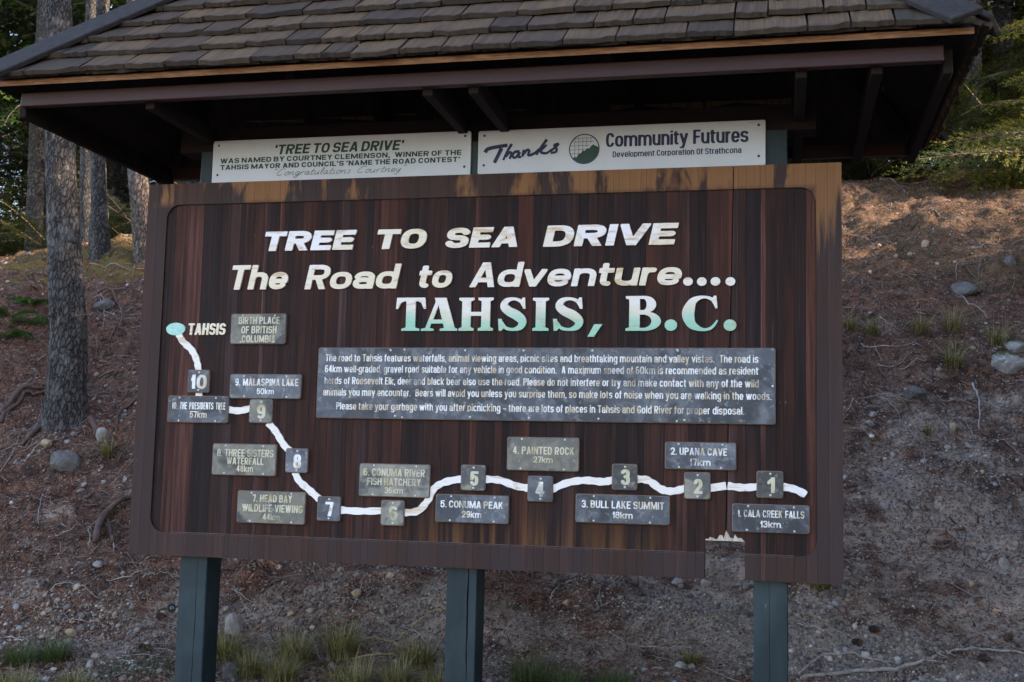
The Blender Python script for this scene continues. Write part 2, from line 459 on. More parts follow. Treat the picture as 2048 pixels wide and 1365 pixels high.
def mat_ground():
    t = NT('bank_soil')
    v = t.coord(); X, Y, Z = t.sep(v)
    big = t.noise(v, 1.1, 5, 0.6, 0.4)
    mid = t.noise(v, 5.5, 5, 0.65)
    fine = t.noise(v, 55, 5, 0.7)
    soil = t.mix(fine, (0.12,0.086,0.063), (0.42,0.33,0.26))
    # small stones bedded in the soil
    cell = t.n('ShaderNodeTexVoronoi', feature='F1'); cell.inputs['Scale'].default_value = 48
    t.l(v, cell.inputs['Vector'])
    cs = t.sep(cell.outputs['Color'])
    stone = t.ramp(cs[0], [(0.0,(0.070,0.066,0.064)),(0.5,(0.13,0.122,0.115)),(0.85,(0.20,0.185,0.165)),(1.0,(0.30,0.28,0.25))])
    sm = t.math('MULTIPLY', t.ramp(cell.outputs['Distance'], [(0.28,1.0),(0.48,0.0)]), t.ramp(cs[1], [(0.25,0.0),(0.3,1.0)]))
    soil = t.mix(sm, soil, stone)
    # red-brown needle litter: more on the upper bank and the left
    lit = t.math('ADD', t.math('MULTIPLY', t.math('ADD', Z, 0.45), 0.32), t.math('MULTIPLY', t.math('SUBTRACT', 2.6, X), 0.075))
    lit = t.math('ADD', lit, t.math('MULTIPLY', t.math('SUBTRACT', big, 0.5), 1.8))
    lit = t.math('ADD', lit, t.math('MULTIPLY', t.math('SUBTRACT', mid, 0.5), 1.2))
    lit = t.math('ADD', lit, t.math('MULTIPLY', t.math('SUBTRACT', t.noise(t.coord((1,1,1), loc=(9,2,5)), 2.1, 4, 0.6), 0.42), 1.3))
    lm = t.ramp(lit, [(0.12,0.0),(0.42,0.92)])
    st = t.noise(t.coord((70,24,40), rot=(0,0,0.6)), 1.0, 4, 0.7, 1.5)
    st2 = t.noise(t.coord((24,75,40), rot=(0,0,0.3)), 1.0, 4, 0.7, 1.5)
    needles = t.mix(t.ramp(st, [(0.38,0.0),(0.62,1.0)]), (0.026,0.012,0.008), (0.17,0.068,0.036))
    needles = t.mix(t.ramp(st2, [(0.55,0.0),(0.64,0.8)]), needles, (0.24,0.17,0.125))
    c = t.mix(lm, soil, needles)
    dk = t.ramp(t.noise(v, 2.7, 4, 0.65, 0.5), [(0.56,0.0),(0.70,0.6)])
    c = t.mix(t.math('MULTIPLY', dk, lm), c, (0.022,0.015,0.012))
    cl = t.ramp(t.noise(v, 13, 5, 0.7, 0.8), [(0.46,0.0),(0.58,0.75)])
    c = t.mix(t.math('MULTIPLY', cl, t.math('ADD', lm, 0.25)), c, (0.020,0.013,0.010))
    hi = t.ramp(t.noise(t.coord((1,1,1), loc=(7,7,7)), 19, 5, 0.75, 1.0), [(0.56,0.0),(0.66,0.8)])
    c = t.mix(t.math('MULTIPLY', hi, lm), c, (0.16,0.085,0.045))
    # moss over the crest
    ms = t.math('ADD', t.math('MULTIPLY', t.math('SUBTRACT', Z, 1.85), 2.4), t.math('MULTIPLY', t.math('SUBTRACT', mid, 0.5), 3.0))
    mm = t.ramp(ms, [(0.35,0.0),(0.7,0.85)])
    xm = t.ramp(t.math('DIVIDE', t.math('ADD', X, 10.0), 20.0), [(0.42,1.0),(0.56,0.15),(0.75,0.3)])
    c = t.mix(t.math('MULTIPLY', mm, xm), c, t.mix(fine, (0.035,0.030,0.006), (0.15,0.115,0.022)))
    t.col(c); t.rough(0.92)
    h = t.math('ADD', t.math('MULTIPLY', fine, 0.6), t.math('ADD', t.math('MULTIPLY', sm, 0.5), t.math('MULTIPLY', st, 0.5)))
    t.bump(h, 0.8, 0.02)
    return t.m

M = {}
M['field'] = mat_panel('stained_board_field', False)
M['frame'] = mat_panel('stained_board_frame', True)
M['letter'] = mat_paint_letter('aged_white_letter')
M['letter_green'] = mat_paint_letter('faded_green_letter', True)
M['route'] = mat_paint_letter('aged_route_paint', False, 0.35)
M['mint'] = mat_simple('mint_paint', (0.30,0.58,0.50), 0.5, 0.2, 30, 0.2)
M['slate'] = mat_plaque('plaque_slate', (0.105,0.120,0.140), (0.070,0.082,0.100), 0.5)
M['olive'] = mat_plaque('plaque_olive', (0.20,0.19,0.155), (0.15,0.148,0.125), 0.5)
M['dark'] = mat_plaque('plaque_dark', (0.100,0.098,0.088), (0.055,0.058,0.058), 0.7)
M['plaque_edge'] = mat_simple('plaque_edge', (0.15,0.11,0.085), 0.6, 0.3, 60)
M['txt'] = mat_lettering('plaque_lettering', (0.70,0.71,0.70), (0.46,0.33,0.18), 0.46, 0.58)
M['txt_cream'] = mat_lettering('plaque_lettering_cream', (0.52,0.49,0.36), (0.38,0.30,0.14))
M['screw'] = mat_simple('zinc_screw', (0.50,0.50,0.50), 0.35, 0.2, 200, 0)
M['banner'] = mat_simple('white_board_paint', (0.47,0.505,0.545), 0.5, 0.06, 5, 0.05)
M['ink_green'] = mat_simple('dark_green_ink', (0.010,0.045,0.030), 0.5, 0.1, 10, 0)
M['ink_pale_green'] = mat_simple('thin_green_ink', (0.075,0.13,0.12), 0.5, 0.1, 10, 0)
M['ink_navy'] = mat_simple('navy_ink', (0.010,0.016,0.060), 0.5, 0.1, 10, 0)
M['post'] = mat_green_post()
M['crack'] = mat_simple('post_crack_wood', (0.012,0.012,0.012), 0.9, 0.3, 30)
M['shingle'] = mat_shingle()
M['cap'] = mat_simple('hip_board_wood', (0.024,0.021,0.020), 0.85, 0.35, 1.0, 0.3, (30,30,30))
M['ply'] = mat_simple('plywood_edge', (0.19,0.088,0.038), 0.7, 0.75, 1.0, 0.3, (14,14,190))
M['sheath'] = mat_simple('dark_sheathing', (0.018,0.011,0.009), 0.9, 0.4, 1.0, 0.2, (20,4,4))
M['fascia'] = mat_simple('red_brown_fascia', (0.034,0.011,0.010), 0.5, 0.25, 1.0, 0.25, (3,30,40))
M['beam'] = mat_simple('shaded_red_brown_timber', (0.010,0.005,0.004), 0.9, 0.35, 1.0, 0.3, (12,12,12))  # near-black tone carries the shade under the eaves
M['torn'] = mat_simple('torn_bare_wood', (0.44,0.38,0.31), 0.8, 0.35, 1.0, 0.4, (90,30,10))
M['dust_light'] = mat_simple('dust_and_highlight_bevel', (0.30,0.24,0.215), 0.8, 0.5, 12, 0)  # pale dust tone, also a painted highlight on the recess edges
M['ground'] = mat_ground()
M['bark'] = mat_bark('dark_fir_bark', (0.040,0.036,0.034), (0.095,0.086,0.080), 0.45, 2.1)
M['bark_pale'] = mat_bark('pale_flaking_bark', (0.09,0.068,0.055), (0.18,0.145,0.12), 0.5, 2.0)
M['twig'] = mat_simple('grey_dead_wood', (0.25,0.22,0.20), 0.85, 0.5, 25, 0.4)
M['twig_dark'] = mat_simple('brown_root_bark', (0.075,0.048,0.038), 0.85, 0.4, 25, 0.5)
M['straw'] = mat_simple('dry_straw', (0.30,0.22,0.11), 0.8, 0.3, 30, 0.1)
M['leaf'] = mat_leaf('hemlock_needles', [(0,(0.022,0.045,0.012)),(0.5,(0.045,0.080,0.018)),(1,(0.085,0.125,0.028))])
M['leaf_bright'] = mat_leaf('sunlit_hemlock_needles', [(0,(0.040,0.075,0.016)),(0.5,(0.135,0.140,0.014)),(1,(0.32,0.27,0.035))])  # sunlight on the boughs put into the yellow-green tone
M['leaf_dark'] = mat_leaf('shaded_forest_needles', [(0,(0.006,0.011,0.005)),(0.5,(0.014,0.022,0.008)),(1,(0.038,0.045,0.014))], 0.28)  # forest gloom put into the dark needle colour
M['fern'] = mat_leaf('fern_green', [(0,(0.020,0.048,0.016)),(1,(0.045,0.085,0.025))])
M['bush'] = mat_leaf('low_leaf_green', [(0,(0.030,0.060,0.028)),(1,(0.075,0.115,0.050))])
M['grass'] = mat_leaf('grass_blades', [(0,(0.045,0.058,0.016)),(0.35,(0.095,0.095,0.030)),(0.6,(0.22,0.17,0.08)),(1,(0.38,0.29,0.15))], 0.25)
M['grass_green'] = mat_leaf('green_grass_blades', [(0,(0.025,0.055,0.014)),(0.7,(0.060,0.085,0.025)),(1,(0.16,0.14,0.06))], 0.25)
M['pebble'] = mat_island('pebble_stone', [(0,(0.06,0.052,0.048)),(0.3,(0.16,0.135,0.118)),(0.55,(0.26,0.21,0.165)),(0.78,(0.235,0.225,0.22)),(0.93,(0.33,0.26,0.19)),(1,(0.50,0.46,0.41))])
M['needle'] = mat_island('fallen_needles', [(0,(0.05,0.020,0.013)),(0.45,(0.17,0.060,0.035)),(0.8,(0.22,0.085,0.045)),(1,(0.30,0.19,0.12))])
M['litter'] = mat_island('twig_litter_wood', [(0,(0.07,0.052,0.045)),(0.5,(0.17,0.14,0.12)),(1,(0.32,0.28,0.25))])
M['chip'] = mat_island('bark_chip_wood', [(0,(0.040,0.022,0.015)),(0.6,(0.10,0.060,0.042)),(1,(0.26,0.20,0.16))])
M['rock'] = mat_rock('grey_rock', (0.060,0.058,0.057), (0.115,0.108,0.104))
M['rock_pale'] = mat_rock('pale_stone', (0.18,0.165,0.15), (0.27,0.25,0.23))
M['rock_tan'] = mat_rock('tan_stone', (0.24,0.175,0.115), (0.34,0.26,0.18))
M['rock_mossy'] = mat_rock('mossy_rock', (0.15,0.15,0.14), (0.34,0.34,0.33), 1.0)
M['cone'] = mat_simple('cone_scales', (0.055,0.030,0.022), 0.8, 0.5, 60)
M['lid'] = mat_simple('dark_plastic', (0.030,0.035,0.045), 0.35, 0.2, 20, 0)

# image pixels projected onto the sign and ground, metres in the scene frame
HEAD=[
  ('TREE', 0.579, 1.034, 1.376, 0.089),
  ('TO', 1.116, 1.368, 1.3755, 0.088),
  ('SEA', 1.439, 1.786, 1.3745, 0.089),
  ('DRIVE', 1.88, 2.46, 1.3725, 0.092),
  ('The', 0.423, 0.728, 1.201, 0.112),
  ('Road', 0.795, 1.248, 1.199, 0.11),
  ('to', 1.319, 1.494, 1.2, 0.109),
  ('Adventure', 1.557, 2.487, 1.2005, 0.108),
]
DOTS=[(2.499, 1.215), (2.556, 1.214), (2.612, 1.214), (2.673, 1.213)]
SERIF=[
  ('T', 1.229, 1.366, 1.011, 0.146),
  ('A', 1.346, 1.51, 1.0105, 0.145),
  ('H', 1.516, 1.669, 1.0105, 0.144),
  ('S', 1.691, 1.82, 1.01, 0.143),
  ('I', 1.842, 1.912, 1.0095, 0.142),
  ('S', 1.931, 2.067, 1.0095, 0.142),
  ('B', 2.241, 2.389, 1.0085, 0.147),
  ('C', 2.478, 2.627, 1.008, 0.146),
]
SERIF_DOTS=[(2.43, 1.032), (2.672, 1.031)]
COMMA=[(2.109, 1.037), (2.143, 1.037), (2.108, 0.984), (2.08, 0.984)]
SMALL=('TAHSIS', 0.235, 0.423, 0.995, 0.053)
OVAL=(0.174, 1.022, 0.0475, 0.029)
PLAQUES=[
  ('olive','label',(0.45, 0.717, 0.952, 1.09),[
     ('BIRTH PLACE', 0.488, 0.687, 1.043, 0.032),
     ('OF BRITISH', 0.503, 0.674, 1.0, 0.033),
     ('COLUMBIA', 0.507, 0.671, 0.959, 0.033),
  ]),
  ('slate','tag',(0.251, 0.358, 0.731, 0.835),[
     ('10', 0.269, 0.345, 0.7485, 0.064),
  ]),
  ('slate','label',(0.159, 0.457, 0.595, 0.717),[
     ('10. THE PRESIDENTS TREE', 0.182, 0.443, 0.6555, 0.032),
     ('57km', 0.271, 0.355, 0.6175, 0.03),
  ]),
  ('slate','label',(0.459, 0.802, 0.707, 0.817),[
     ('9. MALASPINA LAKE', 0.486, 0.788, 0.7645, 0.032),
     ('50km', 0.592, 0.675, 0.7265, 0.027),
  ]),
  ('olive','tag',(0.559, 0.67, 0.598, 0.705),[
     ('9', 0.597, 0.638, 0.6175, 0.062),
  ]),
  ('olive','label',(0.391, 0.699, 0.364, 0.505),[
     ('8. THREE SISTERS', 0.415, 0.686, 0.4475, 0.033),
     ('WATERFALL', 0.463, 0.64, 0.413, 0.031),
     ('48km', 0.512, 0.592, 0.381, 0.029),
  ]),
  ('slate','tag',(0.742, 0.848, 0.382, 0.49),[
     ('8', 0.781, 0.818, 0.4015, 0.062),
  ]),
  ('olive','label',(0.522, 0.845, 0.157, 0.299),[
     ('7. HEAD BAY', 0.595, 0.783, 0.251, 0.032),
     ('WILDLIFE VIEWING', 0.548, 0.834, 0.2075, 0.033),
     ('44km', 0.648, 0.73, 0.1725, 0.028),
  ]),
  ('slate','tag',(0.9, 1.008, 0.177, 0.284),[
     ('7', 0.939, 0.978, 0.1985, 0.062),
  ]),
  ('olive','label',(1.089, 1.41, 0.289, 0.432),[
     ('6. CONUMA RIVER', 1.109, 1.387, 0.3785, 0.032),
     ('FISH HATCHERY', 1.127, 1.37, 0.339, 0.031),
     ('36km', 1.207, 1.291, 0.3045, 0.027),
  ]),
  ('olive','tag',(1.193, 1.299, 0.167, 0.276),[
     ('6', 1.231, 1.271, 0.1885, 0.061),
  ]),
  ('olive','tag',(1.546, 1.654, 0.326, 0.436),[
     ('5', 1.587, 1.624, 0.3475, 0.061),
  ]),
  ('slate','label',(1.438, 1.759, 0.19, 0.309),[
     ('5. CONUMA PEAK', 1.46, 1.735, 0.2525, 0.03),
     ('29km', 1.556, 1.641, 0.2125, 0.028),
  ]),
  ('olive','label',(1.745, 2.055, 0.416, 0.558),[
     ('4. PAINTED ROCK', 1.771, 2.034, 0.4855, 0.032),
     ('27km', 1.86, 1.943, 0.451, 0.026),
  ]),
  ('slate','tag',(1.837, 1.946, 0.288, 0.396),[
     ('4', 1.872, 1.91, 0.3095, 0.062),
  ]),
  ('dark','tag',(2.193, 2.299, 0.346, 0.454),[
     ('3', 2.23, 2.269, 0.3675, 0.064),
  ]),
  ('slate','label',(2.043, 2.434, 0.208, 0.327),[
     ('3. BULL LAKE SUMMIT', 2.069, 2.41, 0.27, 0.031),
     ('18km', 2.199, 2.282, 0.23, 0.027),
  ]),
  ('slate','label',(2.411, 2.7, 0.437, 0.549),[
     ('2. UPANA CAVE', 2.435, 2.663, 0.4955, 0.03),
     ('17km', 2.513, 2.597, 0.453, 0.029),
  ]),
  ('olive','tag',(2.49, 2.597, 0.317, 0.427),[
     ('2', 2.529, 2.565, 0.3395, 0.06),
  ]),
  ('dark','tag',(2.78, 2.886, 0.33, 0.439),[
     ('1', 2.823, 2.853, 0.3515, 0.062),
  ]),
  ('slate','label',(2.683, 2.989, 0.192, 0.305),[
     ('1. CALA CREEK FALLS', 2.707, 2.967, 0.2525, 0.029),
     ('13km', 2.796, 2.876, 0.2125, 0.027),
  ]),
]
BIG=(0.877, 2.856, 0.6245, 0.937)
BIGTEXT=[
  ('The road to Tahsis features waterfalls, animal viewing areas, picnic sites and breathtaking mountain and valley vistas.  The road is', 0.913, 2.787, 0.875, 0.032),
  ('64km well-graded, gravel road suitable for any vehicle in good condition.  A maximum speed of 60km is recommended as resident', 0.912, 2.787, 0.8265, 0.032),
  ('herds of Roosevelt Elk, deer and black bear also use the road. Please do not interfere or try and make contact with any of the wild', 0.912, 2.789, 0.7745, 0.032),
  ('animals you may encounter.  Bears will avoid you unless you surprise them, so make lots of noise when you are walking in the woods.', 0.907, 2.841, 0.724, 0.032),
  ('Please take your garbage with you after picnicking – there are lots of places in Tahsis and Gold River for proper disposal.', 0.971, 2.73, 0.663, 0.032),
]
ROUTE=[[(0.188, 1.0), (0.213, 0.964), (0.257, 0.927), (0.285, 0.881), (0.298, 0.831)], [(0.305, 0.736), (0.307, 0.713)], [(0.449, 0.658), (0.506, 0.652), (0.561, 0.664)], [(0.648, 0.601), (0.688, 0.561), (0.724, 0.509), (0.759, 0.476)], [(0.786, 0.387), (0.807, 0.348), (0.856, 0.31), (0.909, 0.268)], [(1.001, 0.227), (1.095, 0.224), (1.196, 0.229)], [(1.295, 0.224), (1.358, 0.234), (1.399, 0.278), (1.426, 0.33), (1.474, 0.359), (1.549, 0.375)], [(1.65, 0.376), (1.716, 0.373), (1.781, 0.352), (1.842, 0.343)], [(1.94, 0.341), (2.006, 0.37), (2.08, 0.382), (2.153, 0.378), (2.197, 0.387)], [(2.294, 0.392), (2.342, 0.389), (2.396, 0.354), (2.443, 0.347), (2.493, 0.36)], [(2.592, 0.363), (2.659, 0.375)], [(2.665, 0.375), (2.724, 0.369), (2.784, 0.374)], [(2.882, 0.377), (2.931, 0.368), (2.98, 0.344)]]
B1=(0.2985, 1.5395, 1.7145, 1.9065)
B2=(1.5725, 2.814, 1.7175, 1.903)
T1=[
  ('‘TREE TO SEA DRIVE’', 0.603, 1.232, 1.847, 0.043),
  ('WAS NAMED BY COURTNEY CLEMENSON,  WINNER OF THE', 0.339, 1.497, 1.8105, 0.023),
  ("TAHSIS MAYOR AND COUNCIL'S 'NAME THE ROAD CONTEST'", 0.34, 1.491, 1.776, 0.023),
]
SCRIPT1=('x', 0.598, 1.236, 1.7245, 0.025)
T2=[
  ('Community Futures', 2.141, 2.744, 1.798, 0.055),
  ('Development Corporation Of Strathcona', 2.171, 2.715, 1.7495, 0.021),
]
LOGO=(2.047, 1.805, 0.067)
THANKS=[[(1.605, 1.805), (1.617, 1.82), (1.655, 1.828), (1.706, 1.834)], [(1.679, 1.822), (1.666, 1.793), (1.648, 1.757)], [(1.725, 1.839), (1.706, 1.807), (1.688, 1.768)], [(1.698, 1.783), (1.714, 1.801), (1.724, 1.797), (1.717, 1.772)], [(1.761, 1.804), (1.739, 1.802), (1.73, 1.785), (1.743, 1.777), (1.761, 1.802)], [(1.761, 1.802), (1.756, 1.781), (1.769, 1.779)], [(1.781, 1.811), (1.773, 1.78)], [(1.775, 1.789), (1.794, 1.809), (1.804, 1.805), (1.8, 1.786), (1.811, 1.786)], [(1.811, 1.786), (1.83, 1.795), (1.849, 1.813)], [(1.882, 1.853), (1.858, 1.821), (1.836, 1.786)], [(1.846, 1.805), (1.863, 1.812), (1.881, 1.83)], [(1.852, 1.808), (1.861, 1.795), (1.88, 1.792), (1.895, 1.8)], [(1.895, 1.8), (1.91, 1.809), (1.936, 1.831)], [(1.936, 1.831), (1.916, 1.826), (1.925, 1.81), (1.922, 1.796), (1.9, 1.792)]]
ROCKS=[(-1.63, 1.96, 0.215, 0.159), (4.48, 4.24, 0.275, 0.196), (3.78, 3.7, 0.183, 0.095), (4.35, 5.35, 0.274, 0.124), (4.75, 5.58, 0.118, 0.109), (4.57, 4.43, 0.201, 0.137), (-2.72, 4.03, 0.197, 0.116), (-0.8, 1.06, 0.077, 0.036), (-0.21, 1.04, 0.068, 0.045), (2.58, 3.04, 0.034, 0.034), (3.77, 6.5, 0.049, 0.039), (4.13, 6.05, 0.076, 0.076), (4.0, 6.08, 0.061, 0.052), (3.87, 5.97, 0.042, 0.037), (-0.29, 0.87, 0.056, 0.039), (-0.65, 1.07, 0.029, 0.024), (-1.1, 0.89, 0.036, 0.024), (-0.64, 0.59, 0.061, 0.039), (-0.4, 0.44, 0.064, 0.032), (-0.35, 0.31, 0.042, 0.063), (-0.23, 0.92, 0.039, 0.028), (0.11, 0.87, 0.109, 0.136), (0.35, 0.37, 0.1, 0.09), (2.3, 1.95, 0.087, 0.041), (2.47, 1.91, 0.069, 0.052), (1.66, 1.65, 0.062, 0.051), (1.75, 1.47, 0.044, 0.033), (0.65, 1.23, 0.066, 0.044), (2.29, 1.63, 0.028, 0.022), (2.41, 0.89, 0.075, 0.04), (2.46, 0.91, 0.055, 0.03), (2.03, 1.59, 0.033, 0.028), (3.99, 2.23, 0.067, 0.037), (4.07, 2.13, 0.06, 0.078), (3.87, 1.92, 0.041, 0.029), (3.74, 2.44, 0.031, 0.031), (3.51, 2.41, 0.05, 0.025), (3.32, 3.19, 0.068, 0.034), (3.99, 3.44, 0.057, 0.057), (3.45, 3.33, 0.063, 0.035), (4.01, 1.76, 0.04, 0.023), (0.24, 1.13, 0.039, 0.022), (-1.85, 2.06, 0.085, 0.057), (-1.54, 2.21, 0.085, 0.106), (2.56, 2.12, 0.054, 0.036), (2.69, 1.55, 0.055, 0.044), (0.35, 1.05, 0.039, 0.028), (0.4, 1.2, 0.034, 0.022)]
TUFTS=[(3.56, 4.51, 0.088, 0.16), (3.92, 4.62, 0.146, 0.203), (4.16, 4.63, 0.147, 0.245), (4.45, 4.46, 0.145, 0.225), (4.1, 4.2, 0.14, 0.233), (3.39, 4.52, 0.064, 0.16), (-1.45, 2.16, 0.077, 0.157), (0.57, 0.62, 0.154, 0.179), (0.76, 0.73, 0.154, 0.206), (0.61, 0.36, 0.172, 0.147), (0.97, 0.32, 0.215, 0.167), (1.15, 0.72, 0.176, 0.151), (1.36, 0.35, 0.141, 0.141), (1.75, 0.57, 0.192, 0.168), (1.93, 0.48, 0.141, 0.141), (2.14, 0.56, 0.166, 0.118), (2.46, 0.98, 0.086, 0.066), (-0.69, 0.26, 0.161, 0.107), (-0.56, 0.34, 0.134, 0.134), (-0.46, -0.1, 0.201, 0.125), (-0.24, 0.02, 0.15, 0.1), (3.08, 1.78, 0.113, 0.057), (0.22, 0.6, 0.104, 0.157), (1.16, 0.39, 0.143, 0.143), (3.82, 3.38, 0.049, 0.07), (0.43, 0.41, 0.125, 0.15)]
CONES=[(-0.2, 0.56), (-0.29, 0.85), (0.7, 0.61), (2.25, 1.0), (3.24, 1.33), (3.98, 1.53), (3.83, 1.28), (3.33, 1.45)]
FERNS=[(-3.05, 3.26), (-3.1, 3.58), (-2.94, 3.05), (-2.8, 3.27)]
LEAFY=[(-0.01, 0.4), (0.17, 0.35), (-0.13, 0.19), (-0.1, 0.29), (1.39, 1.29), (2.69, 0.9)]
STICKS=[[(-2.35, 2.27), (-2.46, 2.63), (-2.37, 2.72), (-2.34, 2.79)], [(-2.14, 1.99), (-2.04, 2.12), (-2.2, 2.49), (-2.37, 2.74)], [(-1.9, 1.92), (-1.9, 2.03), (-1.83, 2.08), (-1.7, 2.21)], [(-1.98, 1.8), (-2.05, 2.02), (-2.01, 2.12), (-2.32, 2.75)], [(-1.97, 1.88), (-1.88, 1.94), (-1.84, 2.02), (-1.83, 2.08)], [(0.78, 0.81), (0.81, 0.88), (1.02, 0.88), (1.29, 0.79)], [(0.8, 0.7), (1.06, 0.76), (1.31, 0.71)], [(2.96, 0.89), (3.06, 1.1), (3.2, 1.16), (3.31, 1.14), (3.41, 1.16)], [(2.96, 0.83), (3.23, 0.97), (3.49, 1.11), (3.57, 1.17), (3.68, 1.3), (3.87, 1.4), (4.03, 1.38)], [(2.55, 2.31), (2.64, 2.39)], [(0.68, 0.67), (0.58, 0.82), (0.49, 0.94)], [(0.67, 1.16), (0.64, 1.34), (0.63, 1.45)], [(0.43, 1.32), (0.52, 1.39), (0.62, 1.47)], [(-0.09, 1.19), (0.04, 1.1), (0.16, 1.1)], [(-0.04, 1.14), (0.06, 1.08), (0.11, 1.04)], [(0.99, 0.97), (1.06, 1.15), (1.15, 1.22)], [(0.96, 1.08), (1.12, 0.96), (1.27, 0.82)], [(1.66, 1.47), (1.67, 1.57), (1.7, 1.66)], [(4.21, 4.07), (4.23, 3.92), (4.17, 3.56)], [(3.96, 3.83), (4.09, 3.84), (4.23, 3.97)], [(3.95, 3.54), (4.09, 3.58), (4.11, 3.35)], [(3.89, 3.56), (3.97, 3.43), (4.11, 3.33)], [(3.63, 4.68), (3.68, 4.58), (3.77, 4.59), (3.91, 4.84)], [(3.46, 4.36), (3.67, 4.3), (3.92, 4.33)], [(3.57, 4.2), (3.72, 4.14), (3.85, 4.25)], [(3.72, 4.1), (3.9, 4.12), (3.88, 4.16)], [(3.53, 3.73), (3.64, 3.66), (3.77, 3.65)], [(3.3, 3.4), (3.48, 3.67), (3.64, 3.58), (3.66, 3.48)], [(3.61, 3.3), (3.76, 3.23), (3.76, 2.95)], [(3.53, 2.51), (3.58, 2.43)], [(3.99, 2.21), (4.08, 2.23)], [(4.24, 3.47), (4.34, 3.28), (4.38, 3.17)], [(3.93, 3.06), (4.0, 2.97)], [(4.13, 2.9), (4.19, 2.8)], [(-0.9, 1.16), (-1.0, 1.28), (-0.96, 1.4), (-0.94, 1.54)], [(-0.77, 1.16), (-0.9, 1.34), (-0.97, 1.36)], [(-1.28, 1.19), (-1.42, 1.41), (-1.45, 1.53)], [(-1.13, 1.15), (-1.06, 1.22), (-1.02, 1.31)], [(-0.92, 0.81), (-0.85, 0.88), (-0.66, 0.88)], [(-0.73, 0.63), (-0.63, 0.69), (-0.51, 0.69)], [(-0.72, 1.02), (-0.56, 1.04), (-0.51, 1.11)], [(-0.51, 1.06), (-0.42, 1.11), (-0.34, 1.11)], [(-0.95, 0.46), (-0.83, 0.45), (-0.77, 0.44)], [(-0.28, 0.46), (-0.05, 0.34), (0.08, 0.35)], [(0.19, 0.43), (0.32, 0.34)], [(2.15, 1.12), (2.29, 1.08), (2.49, 1.09)], [(2.96, 1.48), (3.07, 1.39), (3.21, 1.4)], [(4.81, 6.38), (4.56, 5.9), (4.32, 5.9)], [(4.26, 6.8), (4.38, 6.67), (4.53, 6.47)], [(3.57, 7.53), (3.7, 7.28), (3.77, 7.22)], [(3.95, 8.62), (4.09, 8.39), (4.15, 7.97)], [(3.48, 6.79), (3.66, 6.7), (3.73, 6.43)], [(-3.49, 5.0), (-3.26, 4.97), (-2.99, 4.92)], [(-2.83, 4.15), (-2.71, 4.04), (-2.36, 3.47)], [(-3.31, 4.81), (-2.8, 4.1), (-2.43, 3.8)], [(-1.67, 1.96), (-1.66, 2.11), (-1.55, 2.17)], [(4.45, 4.88), (4.33, 5.21), (4.25, 5.3)]]
ROOTS=[[(-2.46, 2.42), (-2.5, 2.61), (-2.44, 2.7), (-2.38, 2.76)], [(-0.9, 1.19), (-0.96, 1.33), (-0.92, 1.46), (-0.86, 1.63)], [(-0.81, 1.22), (-0.93, 1.36), (-0.99, 1.36)], [(-2.03, 2.26), (-2.02, 2.14), (-2.03, 2.06)], [(-1.93, 2.57), (-1.63, 2.26), (-1.45, 2.19)], [(-1.61, 2.8), (-1.64, 2.59), (-1.52, 2.36)], [(-2.86, 4.16), (-2.72, 4.2), (-2.4, 3.81), (-2.25, 3.38)]]

# ================================================================ the ground
def axis(segs):
    a = []
    for lo, hi, st in segs: a += list(np.arange(lo, hi-1e-6, st))
    a.append(segs[-1][1]); return np.array(a)
gx = axis([(-400,-100,60),(-100,-30,10),(-30,-9,1.2),(-9,-6,0.18),(-6,7.2,0.045),(7.2,12,0.2),(12,40,1.5),(40,100,10),(100,400,60)])
gy = axis([(-400,-60,60),(-60,-12,6),(-12,-1.5,0.5),(-1.5,-0.3,0.12),(-0.3,9.0,0.045),(9,16,0.2),(16,60,1.5),(60,120,8),(120,400,60)])
GX, GY = np.meshgrid(gx, gy)
GZ = height(GX, np.minimum(GY, 60))
nx, ny = len(gx), len(gy)
idx = np.arange(nx*ny).reshape(ny, nx)
fc = np.stack([idx[:-1,:-1].ravel(), idx[:-1,1:].ravel(), idx[1:,1:].ravel(), idx[1:,:-1].ravel()], 1)
ground = link('ground', mesh_np('ground', np.stack([GX.ravel(), GY.ravel(), GZ.ravel()],1), fc, M['ground'], True))
tag(ground, kind='structure')

# scatter region on the bank (world trapezoid in front of, under and behind the sign)
def region(n, near_bias=0.5):
    y = -0.6 + 9.3*nrg.random(n)**(1+near_bias)
    xl = -1.6-0.75*np.maximum(y,0); xr = 4.1+0.16*np.maximum(y,0)+0.25
    x = xl+(xr-xl)*nrg.random(n)
    return x, y

ICO_V, ICO_F = None, None
def ico():
    global ICO_V, ICO_F
    bm = bmesh.new(); bmesh.ops.create_icosphere(bm, subdivisions=1, radius=1)
    ICO_V = np.array([v.co[:] for v in bm.verts]); ICO_F = np.array([[v.index for v in f.verts] for f in bm.faces]); bm.free()
ico()

